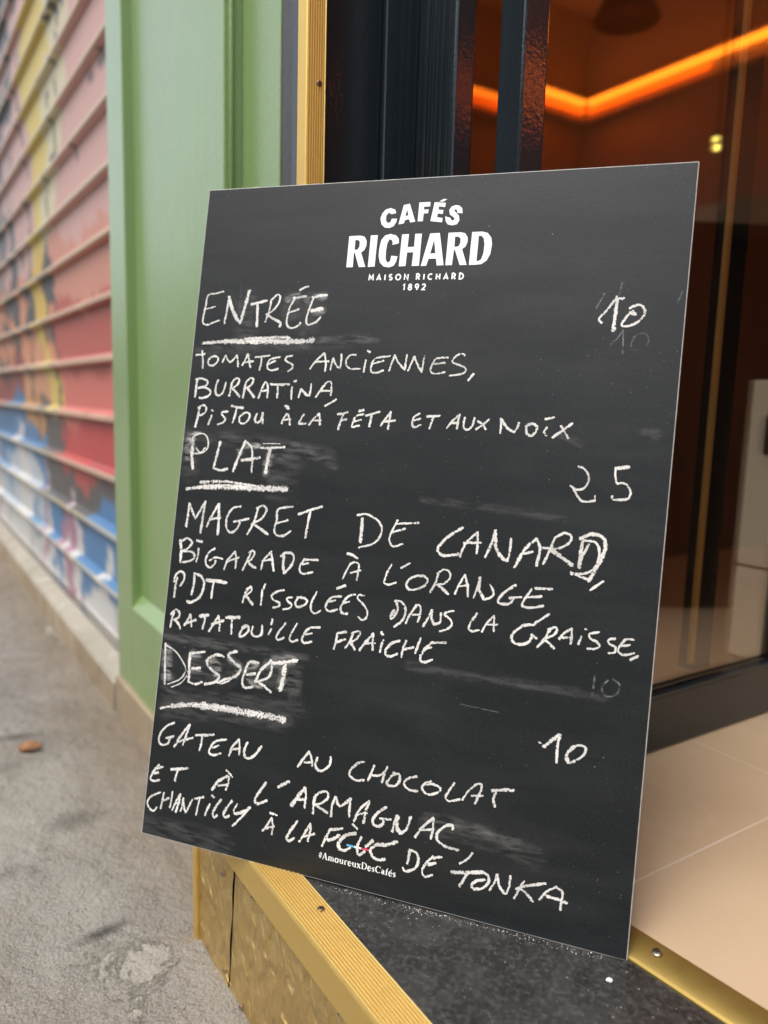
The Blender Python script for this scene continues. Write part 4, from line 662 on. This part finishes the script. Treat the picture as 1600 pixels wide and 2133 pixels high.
def bulb(loc, r, m, label):
    t = empty('spot_lamp', loc, label, 'lamp')
    bm = bmesh.new(); bmesh.ops.create_uvsphere(bm, u_segments=16, v_segments=10, radius=r); obj('bulb', bm, m, t, True)
    bm = bmesh.new(); lathe(bm, [(r*.5, r*.7), (r*.8, r*1.0), (r*.8, r*2.2), (r*.3, r*2.4)], 16); obj('socket', bm, M['dark'], t, True)
    bm = bmesh.new(); lathe(bm, [(.0025, r*2.4), (.0025, 2.745-loc[2])], 8); obj('cord', bm, M['dark'], t, True)
    return t
bulb((.37, 2.69, 1.797), .0125, M['bulb'], 'upper of the two small yellow lamps mirrored in the door glass')
bulb((.345, 2.66, 1.757), .011, M['bulb'], 'lower of the two small yellow lamps mirrored in the door glass')
bulb((.33, 2.68, 1.17), .014, M['lilac'], 'small lilac lamp mirrored low in the door glass beside the board')

pl = empty('pendant_lamp', (.72, 2.55, 2.745), 'dark conical pendant lamp mirrored at the top of the door glass', 'lamp')
bm = bmesh.new(); lathe(bm, [(.13, -.44), (.128, -.445), (.04, -.24), (.01, -.22), (.01, 0)], 24); obj('shade', bm, M['dark'], pl, True)
bm = bmesh.new(); box(bm, .55, 1.0, 1.9, 2.5, 2.70, 2.744, .004)
tag(obj('ceiling_panel', bm, M['beige']), 'pale ceiling panel mirrored as a tan patch at the top of the door glass', 'panel')

# ================================================================ LEAF, CRUMBS
bm = bmesh.new(); n, mm = 14, 8
g = []
for i in range(n+1):
    t = i/n; hw = .0145*math.sin(math.pi*min(1, t*.96+.02))**.7*(1-.2*t)*(1+.16*math.sin(i*2.7)+.08*math.sin(i*5.1))
    g.append([bm.verts.new(((t-.5)*.052, hw*(2*j/mm-1), .002+.006*math.sin(math.pi*t)+.009*(1-(2*j/mm-1)**2)*math.sin(math.pi*t)+.0020*math.sin(i*1.9+j*1.3)-.0035*math.exp(-((j-mm/2)/.8)**2))) for j in range(mm+1)])
for i in range(n):
    for j in range(mm): bm.faces.new((g[i][j], g[i+1][j], g[i+1][j+1], g[i][j+1]))
bmesh.ops.solidify(bm, geom=bm.faces[:], thickness=.0006)
lf = tag(obj('dry_leaf', bm, M['leaf'], None, True), 'curled orange brown dry leaf lying on the grey pavement', 'leaf')
lf.location = (-1.77, .24, .008); lf.rotation_euler = (R(38), R(-6), R(62))

def crumb(loc, r, label):
    bm = bmesh.new(); bmesh.ops.create_icosphere(bm, subdivisions=2, radius=r)
    for v in bm.verts: v.co *= .75+.5*random.random(); v.co.z *= .6
    o = tag(obj('crumb', bm, M['crumb']), label, 'crumb'); o.location = loc; return o
crumb((-.447, .578, .2285), .0032, 'small pale crumb lying on the black tread near the board corner')

# ================================================================ MENU BOARD
BU = Vector((.79451, .60717, -.01015)).normalized(); BV = Vector((-.09927, .15188, .98331)).normalized()
k_ = BU.dot(BV)*.5; BV = (BV-BU*k_).normalized(); BU = (BU-BV*BU.dot(BV)).normalized(); BN = BU.cross(BV)
board = empty('menu_board', (0, 0, 0), 'black chalkboard menu with white handwriting leaning on the entrance step', 'menu board')
board.matrix_world = Matrix(((BU.x, BV.x, BN.x, -.93384), (BU.y, BV.y, BN.y, .25290), (BU.z, BV.z, BN.z, .2328), (0, 0, 0, 1)))
BW, BH, BT = .600, .842, .0042
bm = bmesh.new(); box(bm, 0, BW, 0, BH, -BT, 0, .0011, 0, 2)
for f in bm.faces:
    f.normal_update(); f.material_index = 0 if abs(f.normal.z) > .95 else 1
obj('panel', bm, [M['board'], M['edge']], board)

def crom(P, step=2.2):
    if len(P) == 2:
        n = max(2, int((P[1]-P[0]).length/step)); return [P[0].lerp(P[1], i/n) for i in range(n+1)]
    Q = [P[0]*2-P[1]]+P+[P[-1]*2-P[-2]]; out = []
    for i in range(1, len(Q)-2):
        a, b, c, d = Q[i-1:i+3]; n = max(2, int((c-b).length/step))
        for k in range(n):
            t = k/n
            out.append(.5*((2*b)+(c-a)*t+(2*a-5*b+4*c-d)*t*t+(3*b-a-3*c+d)*t**3))
    out.append(P[-1]); return out
LAYER = [0]
def ribbon(bm, lay, P, wd, taper=.55, jit=.12):
    pts = crom([Vector(p) for p in P]); n = len(pts)
    z = .00025+.00004*(LAYER[0] % 9); LAYER[0] += 1
    # round the ends a little
    d0 = (pts[0]-pts[1]).normalized()*wd*.35; d1 = (pts[-1]-pts[-2]).normalized()*wd*.35
    pts = [pts[0]+d0]+pts+[pts[-1]+d1]; n += 2
    rows = []; ph = random.random()*9
    for i, p in enumerate(pts):
        t = (pts[min(i+1, n-1)]-pts[max(i-1, 0)]).normalized(); nn = Vector((-t.y, t.x))
        hw = wd*.5*(1+jit*math.sin(i*.9+ph)+jit*(random.random()-.5))
        if i in (0, n-1): hw *= taper
        rows.append([bm.verts.new(((p.x+nn.x*hw*s)/1000, (p.y+nn.y*hw*s)/1000, z)) for s in (-1.15, -.45, .45, 1.15)])
        for v, e in zip(rows[-1], (0, 1, 1, 0)): v[lay] = e*(.45 if i in (0, n-1) else 1)
    for a, b in zip(rows, rows[1:]):
        for k in range(3): bm.faces.new((a[k], a[k+1], b[k+1], b[k]))
def parse(s):
    for k in s.split('/'):
        w_, p_ = k.split(':'); yield float(w_), [tuple(map(float, q.split(','))) for q in p_.split()]
def faceup(bm):
    for f in bm.faces:
        f.normal_update()
        if f.normal.z < 0: f.normal_flip()
def words(strokes):
    """strokes of a line -> words: groups set apart by a clear gap along the line"""
    it = sorted(((min(p[0] for p in P)-wd/2, max(p[0] for p in P)+wd/2, i) for i, (wd, P) in enumerate(strokes)))
    out = []; end = -1e9
    for a, b, i in it:
        if a-end > WGAP: out.append([])
        out[-1].append(i); end = max(end, b)
    return [[strokes[i] for i in sorted(w_)] for w_ in out]
WGAP = 5.2
for nm, dat in CHALK:
    strokes = list(parse(dat)); loose = nm[0] == '='
    groups = [[s] for s in strokes] if loose else ([strokes] if nm[0] in '#~' else words(strokes))
    names = nm.replace("L'ORANGE", "L' ORANGE").replace("L'ARMAGNAC", "L' ARMAGNAC").split(' ')
    for gi, grp in enumerate(groups):
        bm = bmesh.new(); lay = bm.verts.layers.float.new('edge')
        for wd, P in grp: ribbon(bm, lay, P, wd if loose else max(wd, 1.4)*(1.35 if nm[0] == '#' else .88), jit=.0 if nm == '=smear' else .12)
        faceup(bm)
        if nm[0] == '#': tag(obj('chalk_underline', bm, M['soft'], board), 'chalk line under the word '+nm[11:])
        elif nm[0] == '~': tag(obj('chalk_price', bm, M['chalk'], board), 'chalk price '+nm[1:3])
        elif nm == '=ghost': obj('wiped_chalk', bm, M['ghost'], board)
        elif nm == '=smear': obj('chalk_smear', bm, M['smear'], board)
        elif nm == '=rub': obj('rubbed_chalk', bm, M['rub'], board)
        else:
            o = obj('chalk_word', bm, M['chalk'], board)
            if len(names) == len(groups): tag(o, 'chalk handwriting reading '+names[gi])
    if not loose and nm[0] not in '#~' and len(names) != len(groups): print('WORDS', nm, len(names), len(groups))

# printed heading
bm = bmesh.new()
for gph in LOGO:
    loops = [[Vector((*map(float, p.split(',')), 0))/1000 for p in l.split()] for l in gph.split('|')]
    flat = [v for l in loops for v in l]
    vs = [bm.verts.new((v.x, v.y, .0002)) for v in flat]
    for tri in geometry.tessellate_polygon(loops):
        try: bm.faces.new([vs[i] for i in tri])
        except ValueError: pass
faceup(bm); obj('printed_heading', bm, M['printw'], board)

# small printed lettering: pen strokes, (thick?, points) in units of the cap height
def arc(cx, cy, rx, ry, a0, a1, n=10): return [(cx+rx*math.cos(R(a0+(a1-a0)*i/n)), cy+ry*math.sin(R(a0+(a1-a0)*i/n))) for i in range(n+1)]
SANS = {'M': (.95, [[(.08, 0), (.12, 1), (.475, .32), (.83, 1), (.87, 0)]]), 'A': (.85, [[(.04, 0), (.42, 1), (.80, 0)], [(.2, .28), (.65, .28)]]),
 'I': (.28, [[(.14, 0), (.14, 1)]]), 'S': (.68, [arc(.34, .74, .26, .24, 35, 270, 10)+arc(.34, .26, .28, .24, 90, -145, 10)]),
 'O': (1.0, [arc(.5, .5, .43, .48, 0, 360, 20)]), 'N': (.85, [[(.1, 0), (.1, 1), (.75, 0), (.75, 1)]]),
 'R': (.72, [[(.1, 0), (.1, .98), (.35, .98)]+arc(.35, .72, .27, .26, 90, -90, 8)+[(.1, .46)], [(.35, .46), (.66, 0)]]),
 'C': (.85, [arc(.46, .5, .4, .48, 50, 310, 16)]), 'H': (.8, [[(.1, 0), (.1, 1)], [(.7, 0), (.7, 1)], [(.1, .5), (.7, .5)]]),
 'D': (.85, [[(.1, .02), (.1, .98), (.3, .98)]+arc(.3, .5, .46, .48, 90, -90, 12)+[(.1, .02)]]),
 '1': (.45, [[(.06, .78), (.28, .98), (.28, 0)]]), '8': (.7, [arc(.35, .75, .22, .22, 0, 360, 14), arc(.35, .27, .27, .26, 0, 360, 14)]),
 '9': (.7, [arc(.35, .68, .27, .29, 0, 360, 14), [(.62, .66), (.55, .35), (.30, 0)]]), '2': (.7, [arc(.35, .7, .26, .27, 165, -30, 10)+[(.08, .03), (.64, .03)]]), ' ': (.6, [])}
b_, t_ = 1.75, .75        # serif face: thick and thin pen
SER = {'#': (.62, [(t_, [(.2, .05), (.3, .95)]), (t_, [(.4, .05), (.5, .95)]), (t_, [(.06, .36), (.58, .36)]), (t_, [(.1, .66), (.62, .66)])]),
 'A': (.86, [(t_, [(.08, 0), (.42, 1)]), (b_, [(.42, 1), (.72, 0)]), (t_, [(.2, .33), (.58, .33)]), (t_, [(0, .02), (.22, .02)]), (t_, [(.56, .02), (.86, .02)])]),
 'm': (1.05, [(b_, [(.16, 0), (.16, .62)]), (b_, [(.52, 0), (.52, .45)]), (b_, [(.88, 0), (.88, .45)]), (t_, [(.16, .5), (.32, .64), (.48, .58), (.52, .45)]), (t_, [(.52, .5), (.68, .64), (.84, .58), (.88, .45)]), (t_, [(.04, .02), (.28, .02)]), (t_, [(.42, .02), (.63, .02)]), (t_, [(.78, .02), (1.0, .02)])]),
 'o': (.66, [(b_, arc(.32, .31, .25, .32, 110, 250, 8)), (b_, arc(.32, .31, .25, .32, -70, 70, 8)), (t_, arc(.32, .31, .25, .32, 60, 120, 4)), (t_, arc(.32, .31, .25, .32, 240, 300, 4))]),
 'u': (.74, [(b_, [(.16, .64), (.16, .16)]), (t_, [(.16, .16), (.24, .02), (.4, .03), (.54, .15)]), (b_, [(.56, .64), (.56, 0)]), (t_, [(.04, .62), (.16, .62)]), (t_, [(.44, .62), (.56, .62)]), (t_, [(.56, .02), (.68, .02)])]),
 'r': (.54, [(b_, [(.16, 0), (.16, .62)]), (t_, [(.16, .44), (.3, .62), (.42, .62)]), (b_, [(.40, .60), (.46, .58)]), (t_, [(.04, .02), (.32, .02)])]),
 'e': (.60, [(b_, arc(.32, .31, .25, .32, 100, 280, 10)), (t_, arc(.32, .31, .25, .32, 0, 100, 6)), (t_, [(.08, .36), (.57, .36)]), (t_, arc(.32, .31, .25, .31, 280, 330, 4))]),
 'x': (.64, [(b_, [(.1, .62), (.52, .02)]), (t_, [(.5, .62), (.08, .02)]), (t_, [(0, .62), (.24, .62)]), (t_, [(.4, .62), (.62, .62)]), (t_, [(0, .02), (.22, .02)]), (t_, [(.38, .02), (.64, .02)])]),
 'D': (.94, [(b_, [(.18, 0), (.18, .98)]), (t_, [(.05, .97), (.45, .97), (.66, .88)]), (b_, arc(.42, .5, .40, .46, 58, -58, 10)), (t_, [(.66, .12), (.45, .03), (.05, .03)])]),
 's': (.50, [(t_, [(.4, .52), (.34, .63), (.2, .63), (.1, .54)]), (b_, [(.1, .52), (.14, .42), (.34, .26), (.4, .16)]), (t_, [(.4, .12), (.3, .02), (.14, .02), (.07, .14)])]),
 'C': (.84, [(b_, arc(.46, .5, .38, .48, 120, 240, 10)), (t_, arc(.46, .5, .38, .48, 35, 120, 8)), (t_, arc(.46, .5, .38, .48, 240, 322, 8)), (t_, [(.77, .98), (.77, .74)])]),
 'a': (.60, [(t_, [(.1, .5), (.18, .62), (.32, .63), (.40, .54)]), (b_, [(.42, .54), (.42, .1)]), (t_, [(.42, .1), (.5, .02), (.58, .06)]), (b_, [(.40, .36), (.18, .28), (.1, .16)]), (t_, [(.1, .14), (.18, .02), (.3, .04), (.42, .16)])]),
 'f': (.44, [(b_, [(.2, 0), (.2, .78)]), (t_, [(.2, .78), (.28, .96), (.44, .96)]), (t_, [(.06, .62), (.40, .62)]), (t_, [(.06, .02), (.36, .02)])])}
SER['é'] = (.60, SER['e'][1]+[(t_*1.3, [(.3, .76), (.44, .96)])])
def letters(txt, font, u0, u1, v, cap, pen, name):
    adv = [font[c][0] for c in txt]; need = sum(adv)*cap
    gap = (u1-u0-need)/(len(txt)-1); bm = bmesh.new(); u = u0; L = 0
    for c, a in zip(txt, adv):
        for s in font[c][1]:
            wgt, P = s if isinstance(s[0], (int, float)) else (1, s)
            pts = [Vector((u+x*cap, v+y_*cap)) for x, y_ in P]; hw = pen*wgt*.5; rows = []; n = len(pts)
            z = .0002+.00003*(L % 7); L += 1
            closed = (pts[0]-pts[-1]).length < 1e-3
            for i, p in enumerate(pts):
                if closed: d1 = pts[(i+1) % (n-1)]-p; d0 = p-pts[(i-1) % (n-1)]
                else: d1 = pts[min(i+1, n-1)]-pts[min(i, n-2)]; d0 = pts[max(i, 1)]-pts[max(i-1, 0)]
                d0, d1 = d0.normalized(), d1.normalized(); t = d0+d1
                t = t.normalized() if t.length > .1 else d1
                nn = Vector((-t.y, t.x)); sc = min(2.0, 1/max(.3, abs(nn.dot(Vector((-d1.y, d1.x))))))
                rows.append([bm.verts.new(((p.x+nn.x*hw*sc*q)/1000, (p.y+nn.y*hw*sc*q)/1000, z)) for q in (-1, 1)])
            for r0, r1_ in zip(rows, rows[1:]): bm.faces.new((r0[0], r0[1], r1_[1], r1_[0]))
        u += a*cap+gap
    faceup(bm); return obj(name, bm, M['printw'], board)
letters('MAISON', SANS, 237.2, 287.9, 718.4, 6.7, 1.75, 'printed_line')
letters('RICHARD', SANS, 297.2, 355.2, 718.4, 6.7, 1.75, 'printed_line')
letters('1892', SANS, 281.8, 310.3, 706.2, 6.9, 1.75, 'printed_line')
letters('#AmoureuxDesCafés', SER, 247, 344.2, 25.3, 7.7, .82, 'printed_slogan')
for k, (a, b, m) in enumerate(((281, 290.6, 'printb'), (290.7, 299.4, 'printw'), (299.5, 309.2, 'printr'))):
    bm = bmesh.new(); box(bm, a/1000, b/1000, .0470, .0492, .0001, .00016); obj('printed_dash', bm, M[m], board)

# chalk dust fallen along the foot of the board
bm = bmesh.new()
for i in range(300):
    u = .245+.33*random.random()**.85; off = .001+abs(random.gauss(.003, .0035)); s = .00018+.00042*random.random()**3
    p = Vector((-.93384, .2529, 0))+BU*u+Vector((BU.y, -BU.x, 0))*(off+.0005)
    vs = bmesh.ops.create_icosphere(bm, subdivisions=1, radius=s)['verts']
    bmesh.ops.translate(bm, vec=(p.x, p.y, .2266+s*.6), verts=vs)
tag(obj('chalk_dust', bm, M['crumb']), 'white chalk dust fallen on the black tread along the board', 'dust', kind='stuff')
